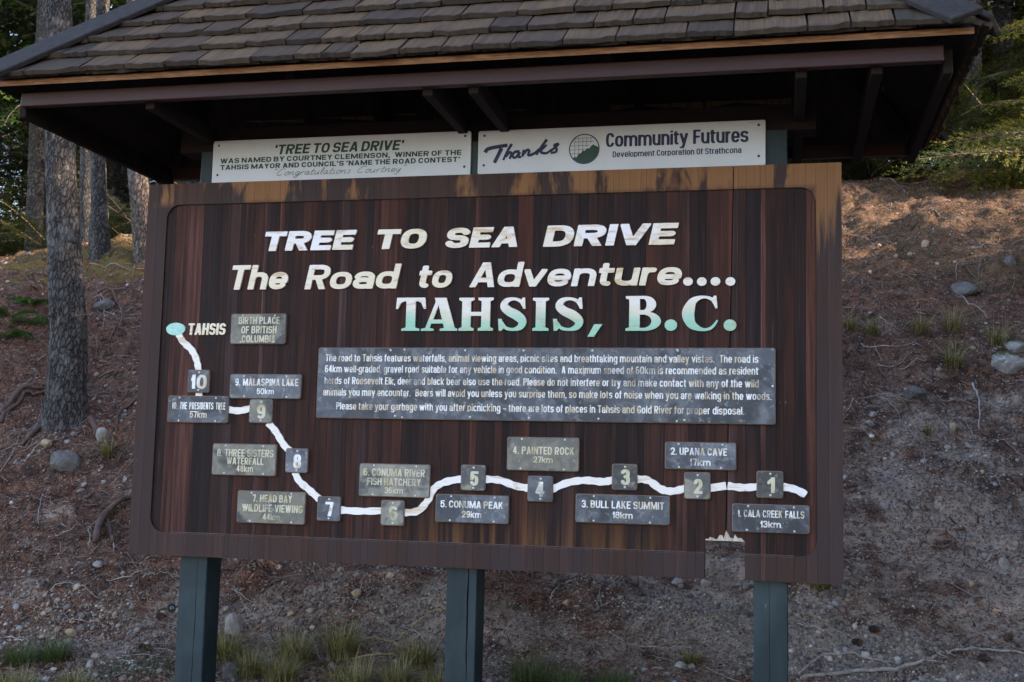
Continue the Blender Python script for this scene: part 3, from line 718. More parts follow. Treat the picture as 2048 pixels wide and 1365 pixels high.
OCT_V = np.array([(1,0,0),(-1,0,0),(0,1,0),(0,-1,0),(0,0,1),(0,0,-1)], float)
OCT_F = np.array([(0,2,4),(2,1,4),(1,3,4),(3,0,4),(2,0,5),(1,2,5),(3,1,5),(0,3,5)])
def screened(x, y): return (x > 0.2) & (x < 2.9) & (y > 1.9) & (nrg.random(len(x)) > 0.35)
def pebbles(n, smin, smax, power, mat, name, keep, simple=False):
    ICO_V, ICO_F = (OCT_V, OCT_F) if simple else (globals()['ICO_V'], globals()['ICO_F'])
    x, y = region(n*4, 0.35)
    k = keep(x, y) & ~screened(x, y); x, y = x[k][:n], y[k][:n]; n = len(x)
    s = smin+(smax-smin)*nrg.random(n)**power
    z = height(x, y)+s*0.25
    sc = np.stack([s*(0.8+0.5*nrg.random(n)), s*(0.7+0.4*nrg.random(n)), s*(0.45+0.3*nrg.random(n))], 1)
    jit = 1+0.22*(nrg.random((n, len(ICO_V), 1))-0.5)*2
    V = ICO_V[None]*jit*sc[:,None,:]
    a = nrg.random(n)*6.283; ca, sa = np.cos(a)[:,None], np.sin(a)[:,None]
    VX = V[:,:,0]*ca-V[:,:,1]*sa; VY = V[:,:,0]*sa+V[:,:,1]*ca; VZ = V[:,:,2]+VY*0.55
    P = np.stack([VX+x[:,None], VY+y[:,None], VZ+z[:,None]], 2).reshape(-1,3)
    F = (ICO_F[None]+(np.arange(n)*len(ICO_V))[:,None,None]).reshape(-1,3)
    o = link(name, mesh_np(name, P, F, mat, False))
    return o
def litter_mask(x, y):
    z = height(x, y)
    return (z+0.45)*0.32+(2.6-x)*0.075+vnoise(x*1.3,y*1.3,21)*1.3
o = pebbles(115000, 0.003, 0.011, 1.6, M['pebble'], 'fine_gravel', lambda x,y: nrg.random(len(x)) > np.clip(litter_mask(x,y)*0.9+0.10, 0.02, 0.80), True)
tag(o, 'fine mixed gravel scattered over the foot of the bank', 'gravel', kind='stuff')
o = pebbles(6500, 0.008, 0.024, 3.0, M['pebble'], 'pebbles', lambda x,y: (nrg.random(len(x)) > np.clip(litter_mask(x,y)*0.8+0.1, 0.05, 0.85)) & (vnoise(x*1.7,y*1.7,33)>-0.15))
tag(o, 'rounded pebbles lying loose on the bank', 'pebbles', kind='stuff')

def slivers(n, lmin, lmax, wd, mat, name, keep, lift=0.004):
    x, y = region(n*3, 0.3)
    k = keep(x, y); x, y = x[k][:n], y[k][:n]; n = len(x)
    L = lmin+(lmax-lmin)*nrg.random(n)**1.8; a = nrg.random(n)*6.283
    dx, dy = np.cos(a)*L*0.5, np.sin(a)*L*0.5
    z0 = height(x-dx, y-dy)+lift+0.008*nrg.random(n); z1 = height(x+dx, y+dy)+lift+0.012*nrg.random(n)
    w = wd*(0.6+0.8*nrg.random(n)); px, py = -np.sin(a)*w, np.cos(a)*w
    A = np.stack([x-dx, y-dy, z0],1); B = np.stack([x+dx, y+dy, z1],1); S = np.stack([px,py,np.zeros(n)],1)
    U = np.stack([np.zeros(n), -w*0.3, w*1.3],1)
    V = np.stack([A-S, A+S, A+U, B-S, B+S, B+U], 1).reshape(-1,3)
    f = np.array([[0,3,5,2],[2,5,4,1],[1,4,3,0]])
    F = (f[None]+(np.arange(n)*6)[:,None,None]).reshape(-1,4)
    return link(name, mesh_np(name, V, F, mat, False))
o = slivers(150000, 0.010, 0.038, 0.0017, M['needle'], 'needle_litter', lambda x,y: nrg.random(len(x)) < np.clip(litter_mask(x,y)*1.1+0.16+2.2*np.maximum(0,vnoise(x*4,y*4,77)), 0.02, 1))
tag(o, 'red brown fallen needles carpeting the bank', 'needles', kind='stuff')

o = slivers(9000, 0.02, 0.08, 0.0045, M['chip'], 'bark_chips', lambda x,y: nrg.random(len(x)) < np.clip(litter_mask(x,y)*1.1-0.1, 0.02, 1))
tag(o, 'pale bark chips and broken twig bits on the upper bank', 'wood chips', kind='stuff')

# thin curved twigs
def twig_litter(n):
    mb_v, mb_f = [], []
    x, y = region(n*2, 0.2)
    k = nrg.random(len(x)) < np.clip(litter_mask(x,y)+0.45, 0.15, 1); x, y = x[k][:n], y[k][:n]
    m = 6
    for i in range(len(x)):
        L = 0.05+0.32*rng.random()**2.2; a = rng.random()*6.283; c = rng.uniform(-5,5); st = L/(m-1)
        r = 0.0013+0.0030*rng.random()*(0.5+L)
        px, py = x[i], y[i]; pts = []
        for j in range(m):
            pts.append((px,py)); a += c*st+rng.uniform(-.25,.25); px += math.cos(a)*st; py += math.sin(a)*st
        P = np.array(pts); Z = height(P[:,0],P[:,1])+r+0.022*rng.random()*np.sin(np.linspace(0,3.14,m))+0.002
        b = len(mb_v)
        for j in range(m):
            rr = r*(1-0.6*j/(m-1)); q = P[min(j+1,m-1)]-P[max(j-1,0)]; q = q/(np.linalg.norm(q)+1e-9)
            mb_v += [(P[j,0]-q[1]*rr, P[j,1]+q[0]*rr, Z[j]), (P[j,0]+q[1]*rr, P[j,1]-q[0]*rr, Z[j]), (P[j,0], P[j,1]-rr*.6, Z[j]+rr*1.3)]
        for j in range(m-1):
            for k2 in range(3):
                mb_f.append((b+j*3+k2, b+j*3+(k2+1)%3, b+(j+1)*3+(k2+1)%3, b+(j+1)*3+k2))
    return link('twig_litter', mesh_np('twig_litter', mb_v, mb_f, M['litter'], True))
tag(twig_litter(5200), 'thin grey fallen twigs strewn over the bank', 'twigs', kind='stuff')

# ================================================================ the information shelter
GZ0 = -0.64
kiosk = empty('information_shelter', (1.56, 0.12, GZ0))
tag(kiosk, 'large roofed wooden road sign on green posts at the foot of the bank', 'sign')

# ---- posts
def make_post(x0, x1, y0, y1, z0, z1, crack_u, seed, wide=1.0):
    rr = random.Random(seed)
    zs = [z0+(z1-z0)*i/60 for i in range(61)]
    V = []; F = []; fm = []
    jx = 0
    for i, z in enumerate(zs):
        jx += rr.uniform(-.0022,.0022); jx *= 0.97
        cx = x0+(x1-x0)*crack_u+jx
        op = 0.0035 if -0.64 < z < 0.02 else 0.0006
        op *= wide*(0.45+0.6*rr.random())*(0.25+0.75*abs(math.sin(z*2.1+seed)))
        V += [(x0,y0,z),(cx-op,y0,z),(cx,y0+0.018,z),(cx+op,y0,z),(x1,y0,z),(x1,y1,z),(x0,y1,z)]
    for i in range(60):
        for k in range(7):
            a = i*7+k; b = i*7+(k+1)%7
            F.append((a,b,b+7,a+7)); fm.append(1 if k in (1,2) else 0)
    F.append(tuple(range(6,-1,-1))); fm.append(0); F.append(tuple(range(60*7, 60*7+7))); fm.append(0)
    me = mesh_py('post', V, F, [M['post'], M['crack']], fm)
    bm = bmesh.new(); bm.from_mesh(me)
    es = [e for e in bm.edges if abs(e.verts[0].co.z-e.verts[1].co.z) > 1e-4 and all((abs(v.co.x-x0)<1e-5 or abs(v.co.x-x1)<1e-5) for v in e.verts) and (abs(e.verts[0].co.y-y0)<1e-5 or abs(e.verts[0].co.y-y1)<1e-5)]
    bmesh.ops.bevel(bm, geom=es, offset=0.004, segments=1, affect='EDGES'); bm.to_mesh(me); bm.free()
    return link('post', me, kiosk)
make_post(0.232, 0.366, 0.05, 0.19, -1.0, 1.86, 0.62, 3, 0.6)
make_post(1.482, 1.616, 0.05, 0.19, -1.0, 1.86, 0.70, 5)
make_post(2.768, 2.904, 0.05, 0.19, -1.0, 1.86, 0.50, 9, 0.35)

# ---- board panel: glued vertical strips, raised border round a routed field
PW, PH = 3.118, 1.70
IX0, IX1, IZ0, IZ1, IR = 0.101, 3.016, 0.104, 1.601, 0.065
NX0, NX1, NZ = 2.5745, 2.735, 0.154
xs = [0.0, 0.052, IX0]
pr = random.Random(21)
CR_B, CR_T = 2.656, 2.684
targets = [NX0, NX1, IX1]
x = IX0
for tg in targets:
    while True:
        st = pr.choice([0.022,0.034,0.042,0.048,0.058,0.07,0.05,0.085])*pr.uniform(.9,1.1)
        if tg - x < 0.085:
            if tg-x > 0.055: xs.append((x+tg)/2)
            xs.append(tg); x = tg; break
        x += st
        if tg - x < 0.03: x = tg-0.035
        xs.append(x)
xs += [3.062, PW]
xs = sorted(set(round(v,5) for v in xs))
bnd = []
for v in xs:
    bnd.append([v, v])
# the long crack is a slanted joint between the notch edges
near = min(range(len(bnd)), key=lambda i: abs(bnd[i][0]-2.66) if 2.6 < bnd[i][0] < 2.71 else 9)
if 2.59 < bnd[near][0] < 2.72: bnd[near] = [CR_B, CR_T]
else: bnd.append([CR_B, CR_T]); bnd.sort()
crack_i = [i for i, b in enumerate(bnd) if b[0] == CR_B][0]
def inner_top(x):
    if x <= IX0 or x >= IX1: return None
    if x < IX0+IR: return IZ1-IR+math.sqrt(max(0, IR*IR-(IX0+IR-x)**2))
    if x > IX1-IR: return IZ1-IR+math.sqrt(max(0, IR*IR-(x-IX1+IR)**2))
    return IZ1
def inner_bot(x): return IZ0+IZ1-inner_top(x)
PAL = [(0.044,0.018,0.013),(0.028,0.013,0.011),(0.058,0.020,0.014),(0.074,0.028,0.020),(0.040,0.022,0.020),(0.085,0.034,0.027),(0.032,0.016,0.013),(0.058,0.033,0.031),(0.020,0.012,0.012),(0.045,0.020,0.014),(0.060,0.022,0.015),(0.022,0.014,0.015)]
SPECIAL = {0.60:(0.12,0.060,0.058), 0.66:(0.09,0.035,0.028), 2.80:(0.15,0.062,0.052), 2.99:(0.09,0.035,0.025)}
last = -1
for i in range(len(bnd)-1):
    (b0, t0), (b1, t1) = bnd[i], bnd[i+1]
    g = 0.0004
    g0 = 0.0022 if i == crack_i else g
    g1 = 0.0018 if i+1 == crack_i else g
    at = lambda b, t, z: b+(t-b)*z/PH
    notch = (b0 >= NX0-1e-4 and b1 <= NX1+1e-4)
    zb = NZ if notch else 0.0
    mb = MB()
    ns = 8
    zsn = [zb+(PH-zb)*k/ns for k in range(ns+1)]
    L = lambda z: at(b0,t0,z)+g0; Rr = lambda z: at(b1,t1,z)-g1
    full = b1 <= IX0+1e-4 or b0 >= IX1-1e-4
    if full:
        mb.prism([(L(zb),zb),(Rr(zb),zb),(Rr(PH),PH),(L(PH),PH)], 0.0, 0.048, 1)
    else:
        mb.prism([(L(zb),zb),(Rr(zb),zb),(Rr(PH),PH),(L(PH),PH)], 0.012, 0.048, 0)
        eps = 1e-5; K = 6 if (b0 < IX0+IR or b1 > IX1-IR) else 1
        xs_ = [L(1.6)+(Rr(1.6)-L(1.6))*k/K for k in range(K+1)]
        clampx = lambda q: min(max(q, IX0+1e-4), IX1-1e-4)
        poly = [(q, inner_top(clampx(q))) for q in xs_]+[(Rr(PH),PH),(L(PH),PH)]
        mb.prism(poly, 0.0, 0.0125, 1)
        if not notch:
            xb_ = [L(0.1)+(Rr(0.1)-L(0.1))*k/K for k in range(K+1)]
            poly = [(L(0),0.0),(Rr(0),0.0)]+[(q, inner_bot(clampx(q))) for q in reversed(xb_)]
            mb.prism(poly, 0.0, 0.0125, 1)
            if K == 1: a_, b_ = xb_; mb.add([(a_,-0.0004,IZ0-0.0060),(b_,-0.0004,IZ0-0.0060),(b_,0.0118,IZ0+0.0006),(a_,0.0118,IZ0+0.0006)], [(0,1,2,3)], 2)  # dusty ledge, its sky-lit edge brightened by colour
        if K == 1: a_, b_ = xs_; mb.add([(a_,-0.0003,IZ1+0.0026),(b_,-0.0003,IZ1+0.0026),(b_,0.0118,IZ1-0.0004),(a_,0.0118,IZ1-0.0004)], [(3,2,1,0)], 2)  # painted highlight: light from below on the upper lip
    k = pr.randrange(len(PAL))
    if k == last: k = (k+3) % len(PAL)
    last = k
    cc = list(PAL[k]); xc = (b0+b1)/2
    for s_, v_ in SPECIAL.items():
        if b0 <= s_ < b1: cc = list(v_)
    j = pr.uniform(.8,1.25)
    o = mb.build('plank', [M['field'], M['frame'], M['dust_light']], kiosk, color=(cc[0]*j, cc[1]*j, cc[2]*j, 1))
# thin dark sheets added behind the strips so the crack looks shaded
mb = MB(); mb.box(0.02, NX0-0.004, 0.0481, 0.0495, 0.02, 1.68); mb.build('added_dark_sheet', M['crack'], kiosk)
mb = MB(); mb.box(NX0-0.003, NX1+0.003, 0.0481, 0.0495, NZ+0.006, 1.68); mb.build('added_dark_sheet', M['crack'], kiosk)
mb = MB(); mb.box(NX1+0.004, 3.10, 0.0481, 0.0495, 0.02, 1.68); mb.build('added_dark_sheet', M['crack'], kiosk)
# splintered bare wood where the bottom was torn off
mb = MB(); tr = random.Random(4)
x = NX0+0.004; poly = []; top = []
while x < NX1-0.004:
    top.append((x, NZ+0.004+tr.random()**2*0.022*(1.2 if 2.63 < x < 2.71 else 0.5) + (0.024 if abs(x-2.661)<0.005 else 0)))
    x += tr.uniform(0.004,0.012)
poly = [(NX0+0.002, NZ-0.001),(NX1-0.002, NZ-0.001)] + list(reversed(top))
mb.prism(poly, 0.0105, 0.020, 0)
mb.build('torn_edge', M['torn'], kiosk)

# ---------------------------------------------------------------- sign lettering: stroke skeletons -> solid outlines
def _el(cu, cv, ru, rv, a0, a1, n=22, e=0.80):
    o = []
    for k in range(n+1):
        a = math.radians(a0+(a1-a0)*k/n); c, s = math.cos(a), math.sin(a)
        o.append((cu+ru*math.copysign(abs(c)**e, c), cv+rv*math.copysign(abs(s)**e, s)))
    return o
_ST = [(0,-.4),(0,1.4)]; _SR = [(1,-.4),(1,1.4)]
_O = _el(.5,.5,.5,.5,0,360,40)
_PB = [(0,1),(.5,1)]+_el(.5,.74,.5,.26,90,-90)+[(0,.48)]
_h = [(0,.6)]+_el(.5,.55,.5,.45,170,0)+[(1,-.4)]
_bowl = _el(.5,.5,.5,.5,0,360,36)
# code: (relative width, strokes, clip zone) zones: C caps, x x-height, a ascender, d descender
GL = {
 'A':(1.08,[[(-.02,-.2),(.46,1.1)],[(1.02,-.2),(.54,1.1)],[(.2,.24),(.8,.24)]],'C'),
 'B':(1.0,[_ST,[(0,1),(.45,1)]+_el(.45,.765,.48,.235,90,-90)+[(0,.53)],[(0,.53),(.5,.53)]+_el(.5,.265,.5,.265,90,-90)+[(0,0)]],'C'),
 'C':(1.0,[_el(.5,.5,.5,.5,32,328,34)],'C'),
 'D':(1.0,[_ST,[(0,1),(.4,1)]+_el(.4,.5,.6,.5,90,-90,26)+[(0,0)]],'C'),
 'E':(.86,[_ST,[(0,1),(1.6,1)],[(0,.51),(.95,.51)],[(0,0),(1.6,0)]],'C'),
 'F':(.84,[_ST,[(0,1),(1.6,1)],[(0,.50),(.9,.50)]],'C'),
 'G':(1.0,[_el(.5,.5,.5,.5,35,330,34),[(.55,.42),(1,.42),(1,.15)]],'C'),
 'H':(1.0,[_ST,_SR,[(0,.52),(1,.52)]],'C'),
 'I':(0.0,[_ST],'C'),
 'J':(.85,[[(1,1.4),(1,.35)]+_el(.5,.3,.5,.3,0,-170)],'C'),
 'K':(1.02,[_ST,[(.1,.36),(1.0,1.25)],[(.36,.62),(1.04,-.25)]],'C'),
 'L':(.82,[_ST,[(0,0),(1.6,0)]],'C'),
 'M':(1.38,[_ST,_SR,[(0.02,1.15),(.5,.02)],[(.98,1.15),(.5,.02)]],'C'),
 'N':(1.04,[_ST,_SR,[(0.0,1.15),(1,-.15)]],'C'),
 'O':(1.02,[_O],'C'),
 'P':(.98,[_ST,_PB],'C'),
 'R':(1.02,[_ST,_PB,[(.5,.48),(.98,-.25)]],'C'),
 'S':(.98,[_el(.5,.755,.5,.245,18,270,26)+_el(.5,.255,.5,.255,90,-162,26)[1:]],'C'),
 'T':(.94,[[(.5,-.4),(.5,1)],[(-1,1),(2,1)]],'C'),
 'U':(1.0,[[(0,1.4),(0,.35)]+_el(.5,.33,.5,.33,180,360)+[(1,1.4)]],'C'),
 'V':(1.04,[[(-.04,1.2),(.47,-.1)],[(1.04,1.2),(.53,-.1)]],'C'),
 'W':(1.45,[[(-.02,1.2),(.24,-.1)],[(.5,1.1),(.26,-.1)],[(.5,1.1),(.74,-.1)],[(1.02,1.2),(.76,-.1)]],'C'),
 'X':(1.0,[[(0,-.2),(1,1.2)],[(1,-.2),(0,1.2)]],'C'),
 'Y':(1.0,[[(.5,-.3),(.5,.45)],[(-.06,1.25),(.5,.42)],[(1.06,1.25),(.5,.42)]],'C'),
 'Z':(.9,[[(-1,1),(.95,1),(.05,0),(2,0)]],'C'),
 '0':(1.12,[_O],'C'), '1':(.45,[[(1,-.4),(1,1.4)],[(-.3,.66),(1,1.0)]],'C'),
 '2':(.95,[_el(.5,.70,.5,.30,170,-25,26)+[(.1,.06)],[(0,0),(2,0)]],'C'),
 '3':(.95,[_el(.5,.76,.47,.24,160,-90,24),_el(.5,.27,.5,.27,90,-160,24)],'C'),
 '4':(.98,[[(.74,-.4),(.74,1.3)],[(.66,1.05),(.02,.28)],[(0,.24),(2,.24)]],'C'),
 '5':(.95,[[(2,1),(.1,1),(.04,.50)],[(.04,.46)]+_el(.5,.33,.5,.33,125,-160,26)],'C'),
 '6':(.95,[_el(.5,.29,.5,.29,0,360,30),[(0,.32)]+_el(.5,.58,.5,.42,175,48,20)],'C'),
 '7':(.92,[[(-1,1),(1,1),(.42,-.3)]],'C'),
 '8':(.95,[_el(.5,.76,.46,.24,0,360,30),_el(.5,.27,.5,.27,0,360,30)],'C'),
 '9':(.95,[_el(.5,.71,.5,.29,0,360,30),[(1,.68)]+_el(.5,.42,.5,.42,-5,-132,20)],'C'),
 'a':(.94,[_el(.5,.62,.5,.38,160,0,18)+[(1,-.4)],_el(.48,.27,.48,.27,20,340,26)],'x'),
 'b':(.98,[_ST,_bowl],'a'), 'c':(.92,[_el(.5,.5,.5,.5,38,322,30)],'x'), 'd':(.98,[_SR,_bowl],'a'),
 'e':(.96,[[(0,.47),(1,.47)],_el(.5,.5,.5,.5,-3,318,34)],'x'),
 'f':(.60,[[(.3,-.4),(.3,1.3)],_el(.85,1.32,.55,.68,180,95,12),[(-.5,1.0),(1.2,1.0)]],'a'),
 'g':(.98,[_bowl,[(1,1.4),(1,-.6)],_el(.5,-.45,.5,.55,0,-160,18)],'g'),
 'h':(.96,[_ST,_h],'a'), 'i':(0.0,[[(0,-.4),(0,1)],[(0,1.75),(0,2.6)]],'i'),
 'k':(.98,[_ST,[(.1,.36),(1.0,1.15)],[(.3,.55),(1.04,-.25)]],'k'), 'l':(0.0,[_ST],'a'),
 'm':(1.58,[_ST,[(0,.6)]+_el(.25,.55,.25,.45,170,0,14)+[(.5,-.4)],[(.5,.6)]+_el(.75,.55,.25,.45,170,0,14)+[(1,-.4)]],'x'),
 'n':(.96,[_ST,_h],'x'), 'o':(.98,[_bowl],'x'), 'p':(.98,[_ST,_bowl],'g'), 'q':(.98,[_SR,_bowl],'g'),
 'r':(.60,[_ST,[(0,.55)]+_el(.8,.45,.8,.55,175,80,12)],'x'),
 's':(.90,[_el(.5,.755,.5,.245,20,270,22)+_el(.5,.255,.5,.255,90,-160,22)[1:]],'x'),
 't':(.62,[[(.3,1.75),(.3,.3)]+_el(.85,.3,.55,.3,180,270,10),[(-.5,1.0),(1.2,1.0)]],'t'),
 'u':(.96,[[(0,1.4),(0,.45)]+_el(.5,.45,.5,.45,180,350),_SR],'x'),
 'v':(.96,[[(-.04,1.25),(.47,-.12)],[(1.04,1.25),(.53,-.12)]],'x'),
 'w':(1.45,[[(-.02,1.25),(.24,-.12)],[(.5,1.1),(.26,-.12)],[(.5,1.1),(.74,-.12)],[(1.02,1.25),(.76,-.12)]],'x'),
 'x':(.95,[[(0,-.2),(1,1.2)],[(1,-.2),(0,1.2)]],'x'),
 'y':(.96,[[(-.04,1.25),(.53,-.05)],[(1.04,1.25),(.36,-.85)],[(.0,-.95),(.33,-.92)]],'g'),
 'z':(.9,[[(-1,1),(.95,1),(.05,0),(2,0)]],'x'),
 '.':(0.0,[[(0,-1),(0,0.0)]],'.'), ',':(0.0,[[(0.0,-1.2),(0,0.0)]],','),
 '-':(.45,[[(-1,.5),(2,.5)]],'x'), '\u2013':(.9,[[(-1,.5),(2,.5)]],'x'),
 "'":(0.0,[[(0,2.0),(0,1.4)]],"'"), '\u2018':(0.0,[[(0,2.0),(0,1.4)]],"'"), '\u2019':(0.0,[[(0,2.0),(0,1.4)]],"'"),
}
_gc = {}
def glyph(ch, W, sw, sh, res, xh):
    """returns (advance width, fill polys [(x,y)...], contour segments) in cap-height units"""
    key = (ch, round(W,3), sw, sh, res, xh)
    if key in _gc: return _gc[key]
    rel, strokes, zone = GL[ch]
    w = sw if rel == 0 else max(sw*1.35, rel*W)
    caps = zone == 'C'
    B = sh/2; T = 1-sh/2; X = xh-sh/2; asc = zone in ('a','k')
    def my(v):
        if caps: return B+v*(T-B)
        if v <= 0: return B+v*(0.62 if zone == 'g' else 0.6)*0.5
        if v <= 1: return B+v*(X-B)
        if v == 1.4 and asc: return 1.2
        return X+(v-1)*(T-X)
    lo, hi = {'C':(0,1),'x':(0,xh),'a':(0,1.0),'g':(-.27,xh),'i':(0,1.0),'k':(0,1.0),'t':(0,xh+.2),'.':(0,sw*.95),',':(-sw*.7,sw*.95),"'":(.66,1.0)}[zone]
    mx = lambda u: sw/2+u*(w-sw)
    h = 1.0/res; x0, x1 = -2*h, w+2*h; y0, y1 = lo-2*h, hi+2*h
    nx = int(math.ceil((x1-x0)/h))+1; ny = int(math.ceil((y1-y0)/h))+1
    GXX, GYY = np.meshgrid(x0+np.arange(nx)*h, y0+np.arange(ny)*h)
    f = np.full(GXX.shape, -9.0); a, b = sw/2, sh/2
    sc = min(a, b)
    for si, st in enumerate(strokes):
        P = [(mx(u), my(v)) for u, v in st]
        for (ax, ay), (bx, by) in zip(P[:-1], P[1:]):
            dx, dy = (bx-ax)/a, (by-ay)/b; l2 = dx*dx+dy*dy+1e-12
            qx, qy = (GXX-ax)/a, (GYY-ay)/b
            # diagonals keep full optical weight
            t = np.clip((qx*dx+qy*dy)/l2, 0, 1)
            d = np.sqrt((qx-t*dx)**2+(qy-t*dy)**2)
            f = np.maximum(f, (1-d)*sc)
    if zone == 'k': f = np.where((GYY > xh) & (GXX > sw), -abs(GYY-xh)-1e-3, f)
    if ch == 'h' : pass
    if ch == 'i': f = np.where((GYY > xh) & (GYY < xh+0.09), -0.02, f)
    box = np.minimum(np.minimum(GXX, w-GXX), np.minimum(GYY-lo, hi-GYY))
    f = np.minimum(f, box)
    polys = []; segs = []
    ins = f > 0
    fv = lambda i, j: f[j, i]
    for j in range(ny-1):
        run = None
        for i in range(nx-1):
            c = (ins[j,i], ins[j,i+1], ins[j+1,i+1], ins[j+1,i])
            s = c[0]+c[1]+c[2]+c[3]
            if s == 4:
                if run is None: run = i
                continue
            if run is not None:
                xa, xb, ya, yb = x0+run*h, x0+i*h, y0+j*h, y0+(j+1)*h
                polys.append([(xa,ya),(xb,ya),(xb,yb),(xa,yb)]); run = None
            if s == 0: continue
            cs = [(i,j),(i+1,j),(i+1,j+1),(i,j+1)]; pl = []; cross = []
            for k in range(4):
                p, q = cs[k], cs[(k+1)%4]; vp, vq = fv(*p), fv(*q)
                if vp > 0: pl.append((x0+p[0]*h, y0+p[1]*h))
                if (vp > 0) != (vq > 0):
                    t = vp/(vp-vq); z = (x0+(p[0]+(q[0]-p[0])*t)*h, y0+(p[1]+(q[1]-p[1])*t)*h)
                    pl.append(z); cross.append((z, vp > 0))
            if len(pl) > 2: polys.append(pl)
            if len(cross) == 2:
                (za, ia), (zb_, ib) = cross
                segs.append((za, zb_) if ia else (zb_, za))
    _gc[key] = (w, polys, segs)
    return _gc[key]

def layout(s, width, sw, gap, space):
    """solve the letter width so that the line is exactly this wide; cap-height units"""
    fixed = 0; rel = 0; n = len(s)
    for i, c in enumerate(s):
        if c == ' ': fixed += space; continue
        r_ = GL[c][0]
        if r_ == 0: fixed += sw
        else: rel += r_
        if i < n-1 and s[i+1] != ' ': fixed += gap
    return max(0.25, (width-fixed)/max(rel, 1e-6)) if rel else 0.5
def set_line(s, x0, x1, zb, cap, yf, thick=0.0, sw=0.19, sh=0.16, gap=0.10, space=0.30, shear=0.0, res=22, xh=0.74, per_letter=False):
    width = (x1-x0)/cap-abs(shear)
    W = layout(s, width, sw, gap, space)
    x = 0.0; out = []; V = []; F = []
    for i, c in enumerate(s):
        if c == ' ': x += space; continue
        w, polys, segs = glyph(c, W, sw, sh, res, xh)
        if per_letter: V = []; F = []
        T = lambda p: (x0+(x+p[0]+shear*p[1])*cap, zb+p[1]*cap)
        for pl in polys:
            b = len(V); V += [(q[0], yf, q[1]) for q in map(T, pl)]; F.append(tuple(range(b, b+len(pl))))
        if thick > 0:
            for p, q in segs:
                p, q = T(p), T(q); b = len(V)
                V += [(p[0],yf,p[1]),(q[0],yf,q[1]),(q[0],yf+thick,q[1]),(p[0],yf+thick,p[1])]; F.append((b,b+3,b+2,b+1))
        if per_letter: out.append((c, V, F))
        x += w+(gap if i < len(s)-1 and s[i+1] != ' ' else 0)
    return out if per_letter else (V, F)
def put_line(name, parent, mat, *a, **k):
    s, x0, x1, zb, cap = a[:5]; k = dict(k)
    for _ in range(3):
        W = layout(s, (x1-x0)/cap-abs(k.get('shear',0)), k['sw'], k['gap'], k.get('space',0.3))
        if W < 3.0*k['sw'] and len(s) > 2: k['sw'] *= 0.90; k['gap'] *= 0.90; k['sh'] *= 0.94
    V, F = set_line(*a, **k)
    o = link(name, mesh_py(name, V, F, mat), parent); o['kind'] = 'stuff' if len(a[0]) > 24 else 'print'
    if len(a[0]) <= 24: del o['kind']
    return o
def put_letters(name, parent, mat, *a, **k):
    for c, V, F in set_line(*a, per_letter=True, **k):
        me = mesh_py(name, V, F, mat)
        bm = bmesh.new(); bm.from_mesh(me); bmesh.ops.remove_doubles(bm, verts=bm.verts, dist=2e-5); bm.to_mesh(me); bm.free()
        link(name if c != '.' else 'full_stop', me, parent)

YL, TL = 0.004, 0.010      # letter faces stand just proud of the field
for s, x0, x1, zb, cap in HEAD:
    if s in ('TREE','TO','SEA','DRIVE'):
        put_letters('letter', kiosk, M['letter'], s, x0, x1, zb, cap, 0.002, 0.0102, sw=0.40, sh=0.245, gap=0.10, shear=0.22, res=44)
    else:
        put_letters('letter', kiosk, M['letter'], s, x0, x1, zb, cap, 0.002, 0.0102, sw=0.255, sh=0.185, gap=0.075, shear=0.20, res=44, xh=0.70)
def disc_poly(cx, cz, rx, rz, n=20, rot=0.0):
    return [(cx+rx*math.cos(2*math.pi*k/n), cz+rz*math.sin(2*math.pi*k/n)) for k in range(n)]
for i, (cx, cz) in enumerate(DOTS):
    mb = MB(); mb.prism(disc_poly(cx, cz, 0.020, 0.018), YL-0.002, 0.012); mb.build('full_stop', M['letter'], kiosk)

# slab serif letters, drawn as outlines in a unit box
def arc(cx, cy, rx, ry, a0, a1, n=12):
    return [(cx+rx*math.cos(math.radians(a0+(a1-a0)*k/n)), cy+ry*math.sin(math.radians(a0+(a1-a0)*k/n))) for k in range(n+1)]
def spline_strip(pts, n=6):
    """variable width stroke -> polygon; pts (x,y,halfwidth)"""
    P = [np.array(p, float) for p in pts]; out = []
    for i in range(len(P)-1):
        p0 = P[max(i-1,0)]; p1 = P[i]; p2 = P[i+1]; p3 = P[min(i+2,len(P)-1)]
        for k in range(n):
            t = k/n
            out.append(0.5*((2*p1)+(-p0+p2)*t+(2*p0-5*p1+4*p2-p3)*t*t+(-p0+3*p1-3*p2+p3)*t**3))
    out.append(P[-1]); return out
def strip_quads(mb, sp, asp, tr, y0, y1):
    """extruded quad strip along a spine; sp points in unit box, asp scales normal to keep weight"""
    L = []; Rr = []
    for i, p in enumerate(sp):
        a = sp[max(i-1,0)]; b = sp[min(i+1,len(sp)-1)]
        d = np.array([(b[0]-a[0])*asp, b[1]-a[1]]); d /= (np.linalg.norm(d)+1e-9)
        nrm = np.array([-d[1]/asp, d[0]])
        L.append(tr(p[0]+nrm[0]*p[2], p[1]+nrm[1]*p[2])); Rr.append(tr(p[0]-nrm[0]*p[2], p[1]-nrm[1]*p[2]))
    n = len(L)
    V = [(q[0],y0,q[1]) for q in L]+[(q[0],y0,q[1]) for q in Rr]+[(q[0],y1,q[1]) for q in L]+[(q[0],y1,q[1]) for q in Rr]
    F = []
    for i in range(n-1):
        F += [(i, n+i, n+i+1, i+1), (i, i+1, 2*n+i+1, 2*n+i), (n+i, 3*n+i, 3*n+i+1, n+i+1), (2*n+i, 2*n+i+1, 3*n+i+1, 3*n+i)]
    F += [(0, 2*n, 3*n, n), (n-1, 2*n-1, 4*n-1, 3*n-1)]
    mb.add(V, F)
